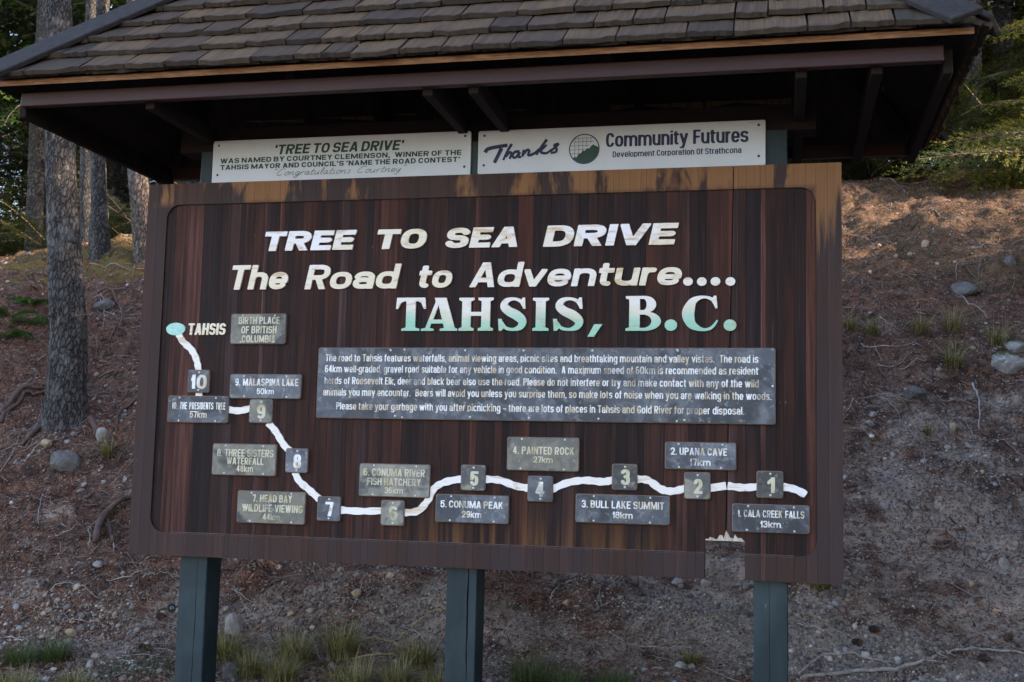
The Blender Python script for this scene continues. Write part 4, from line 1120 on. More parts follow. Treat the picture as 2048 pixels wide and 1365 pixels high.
def serif(c, x0, x1, zb, cap):
    W = x1-x0; tr = lambda u, v: (x0+u*W, zb+v*cap); asp = W/cap
    y0, y1 = 0.001, 0.0122
    mb = MB(); P = lambda pts: mb.prism([tr(*p) for p in pts], y0, y1)
    if c == 'T':
        mb.prism([tr(*p) for p in [(0.0,0.66),(0.07,0.66),(0.16,0.84),(0.27,0.89),(0.345,0.89),(0.345,0.10),(0.20,0.06),(0.20,0),(0.80,0),(0.80,0.06),(0.655,0.10),(0.655,0.89),(0.73,0.89),(0.84,0.84),(0.93,0.66),(1.0,0.66),(0.97,1.0),(0.03,1.0)]], y0, y1)
    elif c == 'I':
        mb.prism([tr(*p) for p in [(0,0),(1,0),(1,0.07),(0.80,0.11),(0.80,0.89),(1,0.93),(1,1),(0,1),(0,0.93),(0.20,0.89),(0.20,0.11),(0,0.07)]], y0, y1)
    elif c == 'H':
        mb.prism([tr(*p) for p in [(0,0),(0.44,0),(0.44,0.07),(0.345,0.11),(0.345,0.45),(0.655,0.45),(0.655,0.11),(0.56,0.07),(0.56,0),(1,0),(1,0.07),(0.91,0.11),(0.91,0.89),(1,0.93),(1,1),(0.56,1),(0.56,0.93),(0.655,0.89),(0.655,0.57),(0.345,0.57),(0.345,0.89),(0.44,0.93),(0.44,1),(0,1),(0,0.93),(0.09,0.89),(0.09,0.11),(0,0.07)]], y0, y1)
    elif c == 'A':
        mb.prism([tr(*p) for p in [(0,0),(0.34,0),(0.34,0.07),(0.25,0.10),(0.295,0.24),(0.57,0.24),(0.605,0.10),(0.52,0.07),(0.52,0),(1,0),(1,0.07),(0.93,0.10),(0.70,0.90),(0.71,1.0),(0.36,1.0),(0.38,0.93),(0.41,0.88),(0.435,0.80),(0.545,0.35),(0.325,0.35),(0.435,0.80),(0.41,0.88),(0.11,0.10),(0,0.07)]][:1], y0, y1) if False else None
        # legs and bar as three butted pieces
        mb.prism([tr(*p) for p in [(0,0),(0.35,0),(0.35,0.06),(0.24,0.09),(0.28,0.22),(0.33,0.34),(0.47,0.78),(0.53,1.0),(0.36,1.0),(0.39,0.88),(0.12,0.09),(0,0.06)]], y0, y1)
        mb.prism([tr(*p) for p in [(0.52,0),(1,0),(1,0.06),(0.93,0.09),(0.68,1.0),(0.53,1.0),(0.47,0.78),(0.575,0.34),(0.605,0.22),(0.635,0.09),(0.52,0.06)]], y0, y1)
        mb.prism([tr(*p) for p in [(0.28,0.22),(0.605,0.22),(0.575,0.34),(0.33,0.34)]], y0, y1)
    elif c == 'S':
        sp = spline_strip([(0.84,0.74,0.03),(0.74,0.90,0.05),(0.50,0.965,0.045),(0.27,0.90,0.085),(0.20,0.74,0.125),(0.36,0.59,0.135),(0.62,0.47,0.145),(0.82,0.30,0.13),(0.76,0.12,0.095),(0.52,0.04,0.045),(0.26,0.09,0.05),(0.13,0.27,0.03)], 5)
        strip_quads(mb, sp, asp, tr, y0, y1)
        mb.prism([tr(*p) for p in [(0.84,0.66),(0.93,0.66),(0.90,1.0),(0.83,1.0),(0.76,0.92)]], y0-0.0006, y1)
        mb.prism([tr(*p) for p in [(0.07,0.36),(0.0,0.36),(0.03,0.0),(0.12,0.0),(0.20,0.08),(0.12,0.36)][::-1]], y0-0.0006, y1)
    elif c == 'C':
        sp = spline_strip([(0.90,0.72,0.03),(0.80,0.90,0.045),(0.56,0.965,0.04),(0.30,0.86,0.10),(0.18,0.62,0.165),(0.16,0.42,0.17),(0.27,0.17,0.12),(0.56,0.035,0.045),(0.80,0.09,0.04),(0.96,0.30,0.025)], 5)
        strip_quads(mb, sp, asp, tr, y0, y1)
        mb.prism([tr(*p) for p in [(0.90,0.64),(0.96,0.64),(0.93,1.0),(0.87,1.0),(0.80,0.92)]], y0-0.0006, y1)
        mb.prism([tr(*p) for p in [(0.84,0.10),(0.90,0.0),(1.0,0.0),(1.0,0.34),(0.93,0.34)][0:5]], y0-0.0006, y1) if False else None
    elif c == 'B':
        mb.prism([tr(*p) for p in [(0,0),(0.40,0),(0.40,1.0),(0,1.0),(0,0.93),(0.10,0.90),(0.10,0.10),(0,0.07)]], y0, y1)
        for (zc, rz, xr) in ((0.755,0.245,0.86),(0.275,0.275,1.0)):
            outer = arc(0.55, zc, xr-0.55, rz, -90, 90, 12); inner = arc(0.50, zc, xr-0.50-0.27, rz-0.085, -90, 90, 12)
            outer[0] = (0.55, zc-rz); 
            O = [(0.40, zc-rz)]+outer+[(0.40, zc+rz)]; I = [(0.40, zc-rz+0.085)]+inner+[(0.40, zc+rz-0.085)]
            n = len(O); yy = y0 if zc < 0.5 else y0-0.0006
            V = [(tr(*p)[0], yy, tr(*p)[1]) for p in O]+[(tr(*p)[0], yy, tr(*p)[1]) for p in I]+[(tr(*p)[0], y1, tr(*p)[1]) for p in O]+[(tr(*p)[0], y1, tr(*p)[1]) for p in I]
            F = []
            for i in range(n-1):
                F += [(i,i+1,n+i+1,n+i),(i,2*n+i,2*n+i+1,i+1),(n+i,n+i+1,3*n+i+1,3*n+i)]
            mb.add(V, F)
    o = mb.build('letter', M['letter_green'], kiosk)
for a in SERIF: serif(*a)
for cx, cz in SERIF_DOTS:
    mb = MB(); mb.prism(disc_poly(cx, cz, 0.026, 0.024), 0.001, 0.0122); mb.build('full_stop', M['letter_green'], kiosk)
mb = MB(); mb.prism([COMMA[3], COMMA[2], COMMA[1], COMMA[0]], 0.001, 0.0122); mb.build('comma', M['letter_green'], kiosk)
s, x0, x1, zb, cap = SMALL
put_letters('letter', kiosk, M['letter'], s, x0, x1, zb, cap, 0.004, 0.0082, sw=0.215, sh=0.17, gap=0.06, shear=0.06, res=30)
mb = MB(); mb.prism(disc_poly(OVAL[0], OVAL[1], OVAL[2], OVAL[3], 28), 0.003, 0.0122); mb.build('town_marker', M['mint'], kiosk)

# ---- route ribbon: short sawn pieces between the number tags
rr = random.Random(12)
def smooth_line(pts, n=5):
    q = spline_strip([(a,b,0) for a,b in pts], n) if len(pts) > 2 else [np.array(p) for p in pts]
    return [(float(p[0]), float(p[1])) for p in q]
for seg in ROUTE:
    P = smooth_line(seg); mb = MB(); n = len(P); L = []; Rr_ = []
    for i, p in enumerate(P):
        a = P[max(i-1,0)]; b = P[min(i+1,n-1)]; dx, dz = b[0]-a[0], b[1]-a[1]; l = math.hypot(dx,dz)+1e-9
        w = 0.0150*(1+0.10*math.sin(i*1.9)+rr.uniform(-.05,.05))
        L.append((p[0]-dz/l*w, p[1]+dx/l*w)); Rr_.append((p[0]+dz/l*w, p[1]-dx/l*w))
    if seg is ROUTE[-1]:
        L[-1] = (L[-1][0]-0.008, L[-1][1]-0.004); Rr_[-1] = (Rr_[-1][0]-0.008, Rr_[-1][1]+0.004)
    mb.prism(list(reversed(L))[::-1][::-1]+Rr_ if False else Rr_+list(reversed(L)), 0.004, 0.0122)
    mb.build('route_strip', M['route'], kiosk)

# ---- plaques
def rrect(x0, x1, z0, z1, r, n=4):
    P = []
    for cx, cz, a in ((x1-r,z0+r,-90),(x1-r,z1-r,0),(x0+r,z1-r,90),(x0+r,z0+r,180)):
        for k in range(n+1):
            t = math.radians(a+90*k/n); P.append((cx+r*math.cos(t), cz+r*math.sin(t)))
    return P
def screw(parent, x, z, y, r=0.0052, mat='screw'):
    mb = MB(); n = 8
    V = [(x,y-0.0022,z)]+[(x+r*math.cos(6.283*k/n), y, z+r*math.sin(6.283*k/n)) for k in range(n)]
    mb.add(V, [(0,1+k,1+(k+1)%n) for k in range(n)]); mb.build('screw', M[mat], parent)
def plaque(kind, typ, box, lines, cream):
    x0, x1, z0, z1 = box
    yf = -0.004
    r = 0.010
    outer = rrect(x0,x1,z0,z1,r); inner = rrect(x0+.0035,x1-.0035,z0+.0035,z1-.0035,r)
    n = len(outer)
    V = [(x,yf+0.003,z) for x,z in outer]+[(x,yf,z) for x,z in inner]+[(x,0.0122,z) for x,z in outer]
    F = [tuple(range(n,2*n))]+[(i,(i+1)%n,n+(i+1)%n,n+i) for i in range(n)]+[(2*n+i,2*n+(i+1)%n,(i+1)%n,i) for i in range(n)]
    fm = [0]+[1]*(2*n)
    o = link('plaque', mesh_py('plaque', V, F, [M[kind], M['plaque_edge']], fm), kiosk)
    xm = (x0+x1)/2
    if typ == 'tag':
        for z in (z0+0.012, z1-0.012): screw(o, xm+0.002, z, yf-0.0003, 0.0048)
    else:
        for x in (x0+(x1-x0)*0.2, x1-(x1-x0)*0.2):
            for z in (z0+0.009, z1-0.009): screw(o, x+rr.uniform(-.004,.004), z, yf-0.0003, 0.0045)
    for s, a, b, zb, cap in lines:
        if typ == 'tag': put_line('number', o, M['txt_cream' if cream else 'txt'], s, a, b, zb, cap, yf-0.0012, sw=0.25, sh=0.18, gap=0.10, res=30)
        else: put_line('lettering', o, M['txt_cream' if cream else 'txt'], s, a, b, zb, cap, yf-0.0012, sw=0.185, sh=0.165, gap=0.08, space=0.36, res=26)
    return o
for kind, typ, box, lines in PLAQUES:
    plaque(kind, typ, box, lines, kind != 'slate' )
o = plaque('slate', 'big', BIG, [], False)
for s, a, b, zb, cap in BIGTEXT:
    for wi, part in enumerate([s]):
        put_line('lettering', o, M['txt'], s, a, b, zb, cap, -0.0052, sw=0.160, sh=0.135, gap=0.068, space=0.33, res=18, xh=0.77)
bx0, bx1, bz0, bz1 = BIG
for fx in (0.17,0.34,0.47,0.62,0.80):
    screw(o, bx0+(bx1-bx0)*fx, bz1-0.012, -0.0043, 0.005); screw(o, bx0+(bx1-bx0)*(fx+0.015), bz0+0.014, -0.0043, 0.005)
screw(o, bx1-0.012, (bz0+bz1)/2, -0.0043, 0.005)

# ---- white boards on the posts above the panel
def banner(box):
    x0, x1, z0, z1 = box
    mb = MB(); mb.prism(rrect(x0,x1,z0-0.01,z1,0.008,3), 0.036, 0.0488)
    o = mb.build('header_board', M['banner'], kiosk, bevel=0.0015)
    for x in (x0+0.028, x1-0.028):
        for z in (z0+0.03, z1-0.022): screw(o, x, z, 0.0357, 0.006, 'lid')
    return o
b1 = banner(B1); b2 = banner(B2)
YB = 0.0348
for i, (s, a, b, zb, cap) in enumerate(T1):
    zb = [B1[3]-0.075, B1[3]-0.108, B1[3]-0.139][i]
    cap = [0.046, 0.0235, 0.0235][i]
    put_line('lettering', b1, M['ink_green'], s, a, b, zb, cap, YB, sw=[0.25,0.29,0.29][i], sh=[0.19,0.21,0.21][i], gap=[0.10,0.16,0.16][i], space=[0.34,0.5,0.5][i], shear=0.2 if i == 0 else 0.0, res=22)
for i, (s, a, b, zb, cap) in enumerate(T2):
    zb = [B2[3]-0.094, B2[3]-0.140][i]; cap = [0.062,0.026][i]
    put_line('lettering', b2, M['ink_navy'], s, a, b, zb, cap, YB, sw=[0.27,0.20][i], sh=[0.175,0.155][i], gap=[0.05,0.08][i], space=[0.34,0.34][i], res=28, xh=0.79)
def ribbon(mb, pts, w0, w1, y, n=5):
    sp = spline_strip([(a,b,0) for a,b in pts], n) if len(pts) > 2 else [np.array((a,b,0.)) for a,b in pts]
    m = len(sp); L = []; Rt = []
    for i in range(m):
        a = sp[max(i-1,0)]; b = sp[min(i+1,m-1)]; d = (b-a)[:2]; d = d/(np.linalg.norm(d)+1e-9)
        w = w0+(w1-w0)*i/(m-1)
        L.append((sp[i][0]-d[1]*w, y, sp[i][1]+d[0]*w)); Rt.append((sp[i][0]+d[1]*w, y, sp[i][1]-d[0]*w))
    mb.add(L+Rt, [(i, m+i, m+i+1, i+1) for i in range(m-1)])
mb = MB()
for k, st in enumerate(THANKS):
    ribbon(mb, st, 0.0092 if k < 2 else 0.0068, 0.0080 if k < 2 else 0.0050, YB-0.0001*k)
mb.build('script_lettering', M['ink_navy'], b2)
# "Congratulations Courtney" in a light joined hand, letter skeletons on a unit x-height
HAND = {
 'C': (1.25, [[(1.15,1.55),(0.95,1.85),(0.55,1.7),(0.2,1.0),(0.15,0.3),(0.5,0.0),(0.95,0.25)]]),
 'o': (0.8, [[(0.55,0.95),(0.25,0.9),(0.1,0.45),(0.25,0.05),(0.55,0.1),(0.68,0.55),(0.55,0.95),(0.85,0.85)]]),
 'n': (0.95, [[(0.12,0.9),(0.1,0.0)],[(0.1,0.3),(0.4,0.9),(0.65,0.85),(0.62,0.1),(0.9,0.15)]]),
 'g': (0.85, [[(0.65,0.85),(0.3,0.95),(0.1,0.5),(0.3,0.1),(0.6,0.4),(0.68,0.9)],[(0.68,0.9),(0.6,-0.4),(0.3,-0.75),(0.1,-0.45),(0.85,0.2)]]),
 'r': (0.7, [[(0.1,0.85),(0.12,0.0)],[(0.12,0.4),(0.35,0.9),(0.6,0.85)]]),
 'a': (0.9, [[(0.65,0.85),(0.3,0.95),(0.1,0.45),(0.25,0.05),(0.55,0.3),(0.66,0.9)],[(0.66,0.9),(0.62,0.1),(0.88,0.15)]]),
 't': (0.65, [[(0.35,1.6),(0.2,0.3),(0.35,0.02),(0.6,0.2)],[(0.05,1.05),(0.6,1.1)]]),
 'u': (0.95, [[(0.1,0.9),(0.12,0.2),(0.35,0.02),(0.62,0.35),(0.68,0.9)],[(0.68,0.9),(0.65,0.1),(0.9,0.15)]]),
 'l': (0.5, [[(0.1,0.4),(0.4,1.5),(0.3,1.85),(0.14,1.3),(0.15,0.2),(0.45,0.1)]]),
 'i': (0.45, [[(0.12,0.9),(0.12,0.1),(0.4,0.15)],[(0.16,1.3),(0.22,1.36)]]),
 's': (0.7, [[(0.55,0.85),(0.3,0.95),(0.2,0.7),(0.5,0.35),(0.4,0.03),(0.1,0.1)]]),
 'e': (0.75, [[(0.12,0.4),(0.55,0.6),(0.5,0.92),(0.2,0.85),(0.1,0.35),(0.3,0.02),(0.7,0.25)]]),
 'y': (0.9, [[(0.1,0.9),(0.15,0.25),(0.4,0.1),(0.65,0.9)],[(0.68,0.9),(0.55,-0.3),(0.25,-0.7),(0.05,-0.5)]]),
 '"': (0.6, [[(0.15,1.9),(0.1,1.5)],[(0.38,1.9),(0.33,1.5)]]),
 ' ': (0.9, [])}
word = '"Congratulations Courtney"'
tot = sum(HAND[c][0] for c in word); xa, xb = SCRIPT1[1], SCRIPT1[2]; k = (xb-xa)/tot; hk = 0.0165
mb = MB(); cx = xa; zb = B1[2]+0.018
for c in word:
    for st in HAND[c][1]:
        ribbon(mb, [(cx+(u+0.28*v)*k, zb+v*hk) for u, v in st], 0.0013, 0.0013, YB, 3)
    cx += HAND[c][0]*k
mb.build('script_lettering', M['ink_pale_green'], b1)
# round emblem: grid over a mountain slope in a ring
lx, lz, lr = LOGO
mb = MB(); n = 40
for (ra, rb_, z_) in ((lr, lr*0.93, 0),):
    V = [(lx+ra*math.cos(6.28318*i/n), YB, lz+ra*math.sin(6.28318*i/n)) for i in range(n)]+[(lx+rb_*math.cos(6.28318*i/n), YB, lz+rb_*math.sin(6.28318*i/n)) for i in range(n)]
    mb.add(V, [(i,(i+1)%n,n+(i+1)%n,n+i) for i in range(n)])
for q in (-0.62,-0.36,-0.1,0.16,0.42,0.66):
    h = math.sqrt(max(0,0.88-q*q))
    lo = -h if q < -0.5 else (-0.62+ (q+0.62)*0.95)
    ribbon(mb, [(lx+q*lr, lz+lr*max(lo,-h)), (lx+q*lr, lz+min(h,0.74)*lr)], 0.0009, 0.0009, YB)
    zz = q+0.06
    h2 = math.sqrt(max(0,0.88-zz*zz)); hi = min(h2, (zz+0.62)/0.95-0.62+0.1)
    ribbon(mb, [(lx-h2*lr, lz+zz*lr), (lx+hi*lr, lz+zz*lr)], 0.0009, 0.0009, YB-0.0002)
mb.build('emblem', M['ink_navy'], b2)
mb = MB()
ridge = [(-0.72,-0.60),(-0.6,-0.5),(-0.5,-0.55),(-0.35,-0.28),(-0.25,-0.32),(-0.08,-0.08),(0.02,-0.14),(0.2,0.06),(0.3,0.0),(0.48,0.22),(0.6,0.28),(0.7,0.20),(0.90,0.12)]
low = [(0.93*math.cos(math.radians(a)), 0.93*math.sin(math.radians(a))) for a in (0,-15,-30,-45,-60,-75,-90,-105,-120,-135)]
P = [(lx+u*lr, lz+v*lr) for u, v in list(reversed(ridge))+list(reversed(low))]
mb.add([(x, YB-0.0003, z) for x, z in P], [tuple(range(len(P)))]); mb.build('emblem_mountain', M['ink_green'], b2)

# ================================================================ roof
EX0, EX1, EY0, EY1, EZ = -0.38, 3.54, -0.64, 0.88, 2.005
HY = (EY1-EY0)/2
RZ = EZ+HY
rx0, rx1, ry = EX0+HY, EX1-HY, (EY0+EY1)/2
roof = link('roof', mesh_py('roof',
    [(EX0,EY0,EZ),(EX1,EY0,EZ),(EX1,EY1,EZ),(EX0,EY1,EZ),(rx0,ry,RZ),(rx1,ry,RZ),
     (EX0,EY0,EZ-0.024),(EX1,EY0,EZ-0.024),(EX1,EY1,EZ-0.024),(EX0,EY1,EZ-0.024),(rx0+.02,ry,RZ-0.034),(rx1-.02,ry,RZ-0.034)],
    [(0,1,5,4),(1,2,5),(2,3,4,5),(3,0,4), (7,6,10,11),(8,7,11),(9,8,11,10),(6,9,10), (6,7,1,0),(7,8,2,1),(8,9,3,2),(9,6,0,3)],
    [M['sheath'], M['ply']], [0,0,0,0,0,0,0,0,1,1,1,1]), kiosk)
# fascias
for (a, b, c, d) in ((-0.31,3.45,-0.55,-0.512),(-0.31,3.45,0.752,0.79)):
    mb = MB(); mb.box(a,b,c,d,1.920,1.979); mb.build('fascia', M['fascia'], roof, bevel=0.003)
for (a, b) in ((-0.345,-0.312),(3.452,3.485)):
    mb = MB(); mb.box(a,b,-0.5075,0.789,1.885,1.978); mb.build('fascia', M['beam'], roof, bevel=0.003)  # side fascias take the darker timber, dim light put into the colour
# header along the posts, ceiling joists and rafters
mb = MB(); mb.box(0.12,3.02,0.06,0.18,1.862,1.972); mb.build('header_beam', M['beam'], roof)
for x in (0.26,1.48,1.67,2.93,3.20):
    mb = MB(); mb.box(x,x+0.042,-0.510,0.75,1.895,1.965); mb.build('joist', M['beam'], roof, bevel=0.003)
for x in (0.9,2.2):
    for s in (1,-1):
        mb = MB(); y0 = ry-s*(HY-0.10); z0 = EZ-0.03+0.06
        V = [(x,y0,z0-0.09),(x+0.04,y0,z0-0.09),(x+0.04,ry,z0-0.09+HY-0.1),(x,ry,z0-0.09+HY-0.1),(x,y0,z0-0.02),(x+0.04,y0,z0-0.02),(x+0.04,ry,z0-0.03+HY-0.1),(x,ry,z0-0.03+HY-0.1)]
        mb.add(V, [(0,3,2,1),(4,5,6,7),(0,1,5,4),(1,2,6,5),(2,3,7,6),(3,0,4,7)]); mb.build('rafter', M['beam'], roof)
for (xa, ya, xb, yb) in ((EX0+.1,EY0+.1,rx0,ry),(EX1-.1,EY0+.1,rx1,ry),(EX0+.1,EY1-.1,rx0,ry),(EX1-.1,EY1-.1,rx1,ry)):
    mb = MB(); mb.tube([(xa,ya,EZ+0.02),(xb,yb,RZ-0.08)], 0.04, 4); mb.build('hip_rafter', M['beam'], roof)

# shingles: local frame x along the eave, y up the slope, z out
def shingle_mesh(seed):
    r = random.Random(seed); nxs = 7; V = []; F = []
    w, ln, tb, tt = 1.0, 0.30, 0.020, 0.003
    edge = [r.uniform(-.007,.007) for _ in range(nxs+1)]; bow = r.uniform(-.002,.006); warp = [r.uniform(-.004,.003) for _ in range(nxs+1)]
    for i in range(nxs+1):
        u = i/nxs-0.5; y0 = edge[i]+bow*(1-4*u*u)*-1
        x = u*w
        V += [(x,y0,0),(x,y0,tb+warp[i]),(x,ln,tt),(x,ln,0)]
    for i in range(nxs):
        a, b = i*4, (i+1)*4
        F += [(a,b,b+1,a+1),(a+1,b+1,b+2,a+2),(a+3,b+3,b,a)]
    F += [(0,1,2,3),(nxs*4+3,nxs*4+2,nxs*4+1,nxs*4)]
    return mesh_py('shingle', V, F, M['shingle'])
SH = [shingle_mesh(s) for s in range(8)]
sr = random.Random(77)
S2 = math.sqrt(0.5)
def slope_shingles(origin, ax, inn, length, indiv, collect):
    """origin: eave corner, ax: unit along eave, inn: horizontal unit towards ridge"""
    up = (inn+Vector((0,0,1)))*S2; nrm = ax.cross(up)
    if nrm.z < 0: nrm = -nrm
    base_rot = Matrix((ax, up, nrm)).transposed()
    if base_rot.determinant() < 0: base_rot = Matrix((-ax, up, nrm)).transposed()
    expo = 0.147; total = HY/S2
    rows = [(-0.012, 0.0)]+[(-0.034+k*expo, 0.0) for k in range(int(total/expo)+1)]
    for ri, (d, _) in enumerate(rows):
        dd = max(d, 0); ins = dd*S2
        xa, xb = ins-0.0, length-ins
        if xb-xa < 0.1: continue
        x = xa+ (sr.uniform(0,0.1))*0
        while x < xb-0.02:
            w = sr.choice([0.12,0.15,0.18,0.20,0.23,0.26,0.17]); w = min(w, xb-x)
            if xb-(x+w) < 0.07: w = xb-x
            cxp = x+w/2; lift = 0.004+ (0.021 if ri > 0 else 0.0)
            pos = origin+ax*cxp+up*(d+sr.uniform(-.006,.006))+nrm*lift
            tilt = Matrix.Rotation(-0.155 if ri > 0 else -0.02, 3, 'X')
            rotm = base_rot @ tilt.inverted() if False else base_rot @ Matrix.Rotation(-0.11+sr.uniform(-.022,.008), 3, 'X') @ Matrix.Rotation(sr.uniform(-.02,.02), 3, 'Z') @ Matrix.Rotation(sr.uniform(-.02,.02), 3, 'Y')
            lowfix = nrm*0.012
            m4 = Matrix.Translation(pos+lowfix) @ rotm.to_4x4() @ Matrix.Diagonal((w-0.007, min(1.0,(total-dd)/0.30) if total-dd < 0.30 else 1.0, 1.0, 1.0))
            me = SH[sr.randrange(8)]
            sd = (dd+0.30)*S2
            if cxp-w/2 < sd or cxp+w/2 > length-sd:
                # cut along the hip line
                vs = []
                for v in me.vertices:
                    p = (m4 @ v.co)-origin; s_ = p.dot(ax); t_ = p.dot(up); s2 = min(max(s_, t_*S2+0.004), length-t_*S2-0.004)
                    vs.append(m4 @ v.co + ax*(s2-s_))
                fs = [tuple(p.vertices) for p in me.polygons]
                if indiv and ri <= indiv: link('shingle', mesh_py('shingle', vs, fs, M['shingle']), roof)
                else: cut.add(vs, fs)
                x += w; continue
            if indiv and ri <= indiv:
                o = bpy.data.objects.new('shingle', me); COL.objects.link(o); o.parent = roof
                o.matrix_world = m4
                o.matrix_parent_inverse = Matrix.Identity(4)
                loc, rq, sc_ = m4.decompose()
                o.location = loc; o.rotation_mode = 'QUATERNION'; o.rotation_quaternion = rq; o.scale = sc_
            else:
                collect.append((me, m4))
            x += w
bulk = []; cut = MB()
slope_shingles(Vector((EX0,EY0,EZ)), Vector((1,0,0)), Vector((0,1,0)), EX1-EX0, 8, bulk)
slope_shingles(Vector((EX1,EY0,EZ)), Vector((0,1,0)), Vector((-1,0,0)), EY1-EY0, 0, bulk)
slope_shingles(Vector((EX1,EY1,EZ)), Vector((-1,0,0)), Vector((0,-1,0)), EX1-EX0, 0, bulk)
slope_shingles(Vector((EX0,EY1,EZ)), Vector((0,-1,0)), Vector((1,0,0)), EY1-EY0, 0, bulk)
mb = cut
for me, m4 in bulk:
    mb.add([m4 @ v.co for v in me.vertices], [tuple(p.vertices) for p in me.polygons])
o = mb.build('rear_shingles', M['shingle'], roof); o['kind'] = 'stuff'
# the roof object sits in kiosk-local space; shingle parts were given scene positions
# hip boards and ridge
for (xa, ya, xb, yb, n1, n2) in ((EX0,EY0,rx0,ry,(0,-1),(-1,0)),(EX1,EY0,rx1,ry,(0,-1),(1,0)),(EX0,EY1,rx0,ry,(0,1),(-1,0)),(EX1,EY1,rx1,ry,(0,1),(1,0))):
    a = Vector((xa,ya,EZ)); b = Vector((xb,yb,RZ)); d = (b-a).normalized(); a = a-d*0.015
    for k, nn in enumerate((n1, n2)):
        N = Vector((nn[0],nn[1],1)).normalized(); side = d.cross(N); 
        mid = Vector((-nn[1]*0, 0, 0))
        # direction lying in the slope, pointing away from the hip line
        outw = Vector((1 if xa < 1 else -1, 0, 0)) if nn[0] == 0 else Vector((0, 1 if ya < 0 else -1, 0))
        if side.dot(outw) < 0: side = -side
        off = 0.050
        A = a+N*off; B = b+N*off; w = 0.120-0.01*k; th = 0.024
        s0 = -side*(0.020 if k == 0 else 0.0)
        V = [A+s0, A+side*w, B+side*w, B+s0]; V += [v+N*th for v in V]
        mb = MB(); mb.add(V, [(0,3,2,1),(4,5,6,7),(0,1,5,4),(1,2,6,5),(2,3,7,6),(3,0,4,7)])
        mb.build('hip_board', M['cap'], roof, bevel=0.004)
mb = MB()
mb.box(rx0-0.05, rx1+0.05, ry-0.09, ry+0.09, RZ+0.035, RZ+0.06); mb.build('ridge_board', M['cap'], roof, bevel=0.004)
# fallen needles and bits caught on the front slope
mb = MB(); nr = random.Random(8)
for i in range(260):
    x = nr.uniform(EX0+.1, EX1-.4) if nr.random() < .35 else nr.uniform(EX0+.1, 1.3); d = nr.uniform(.05,.75)
    if x-EX0 < d or EX1-x < d: continue
    a = nr.random()*6.28; l = nr.uniform(.008,.028); w = nr.uniform(.0008,.0022)
    p = Vector((x, EY0+d, EZ+d))+Vector((0,-1,1)).normalized()*0.036
    u = Vector((math.cos(a), math.sin(a)*S2, math.sin(a)*S2)); v = Vector((-math.sin(a), math.cos(a)*S2, math.cos(a)*S2))
    mb.add([p-u*l-v*w, p+u*l-v*w, p+u*l+v*w, p-u*l+v*w], [(0,1,2,3)])
o = mb.build('needle_debris', M['needle'], roof); o['kind'] = 'stuff'

# ================================================================ vegetation builders
def bough(L, seed, leaf=0.03, tw=0.075, width=0.42, droop=0.18, sub=True, lw=0.34):
    """flat conifer spray along +X. returns leaf verts (n,4,3) and stem tube polylines"""
    r = np.random.default_rng(seed); leaves = []; stems = []
    def stem_pt(s): return np.array([L*s, 0.05*L*math.sin(s*3+seed), -droop*L*s*s+0.06*L*s])
    stems.append(([stem_pt(s) for s in np.linspace(0,1,6)], 0.006*L+0.003))
    n = int(L/tw)
    def leafrow(p0, d, ln, sz):
        k = max(2, int(ln/(sz*0.55))); t = np.linspace(0.08,1,k)
        perp = np.array([-d[1], d[0], 0]); perp /= (np.linalg.norm(perp)+1e-9)
        for sgn in (-1,1):
            j = r.random(k)
            base = p0[None]+d[None]*(t*ln)[:,None]
            dirn = d[None]*0.65+perp[None]*sgn*0.75+np.stack([np.zeros(k),np.zeros(k),r.normal(0,0.22,k)],1)
            dirn /= np.linalg.norm(dirn,axis=1)[:,None]
            l = sz*(0.75+0.5*j)*(1-0.35*t)
            w = np.cross(dirn, np.array([0,0,1.0])+r.normal(0,.25,(k,3))); w /= np.linalg.norm(w,axis=1)[:,None]
            tip = base+dirn*l[:,None]; mid = base+dirn*(l*0.5)[:,None]
            ww = w*(l*lw*0.5)[:,None]
            leaves.append(np.stack([base, mid+ww, tip, mid-ww],1))
    for i in range(n):
        s = 0.10+0.9*(i+0.5)/n; p0 = stem_pt(s); sg = 1 if i%2 else -1
        ln = width*L*(1-s)**0.75*(0.7+0.5*r.random())+leaf*1.5
        ang = math.radians(58-18*s+r.normal(0,7))
        d = np.array([math.cos(ang), sg*math.sin(ang), -0.12-0.25*r.random()]); d /= np.linalg.norm(d)
        if sub and ln > leaf*5:
            m = int(ln/(leaf*1.5)); 
            for j in range(m):
                u = (j+0.5)/m; q = p0+d*ln*u+np.array([0,0,-0.08*ln*u*u]); s2 = 1 if j%2 else -1
                a2 = ang*sg+math.radians(50*s2); d2 = np.array([math.cos(a2), math.sin(a2), -0.2-0.2*r.random()]); d2 /= np.linalg.norm(d2)
                leafrow(q, d2, leaf*1.2+ln*0.32*(1-u)*(0.7+0.5*r.random()), leaf)
            stems.append(([p0, p0+d*ln*0.8], 0.0022))
        leafrow(p0, d, ln, leaf)
    leafrow(stem_pt(0.93), np.array([1,0,-.3])/1.044, L*0.1+leaf, leaf)
    return np.concatenate(leaves), stems

def frame_to(dirv, roll=0.0):
    x = dirv.normalized(); y = Vector((0,0,1)).cross(x)
    if y.length < 1e-3: y = Vector((0,1,0))
    y.normalize(); z = x.cross(y)
    m = Matrix((x,y,z)).transposed()
    return np.array(m @ Matrix.Rotation(roll, 3, 'X'))

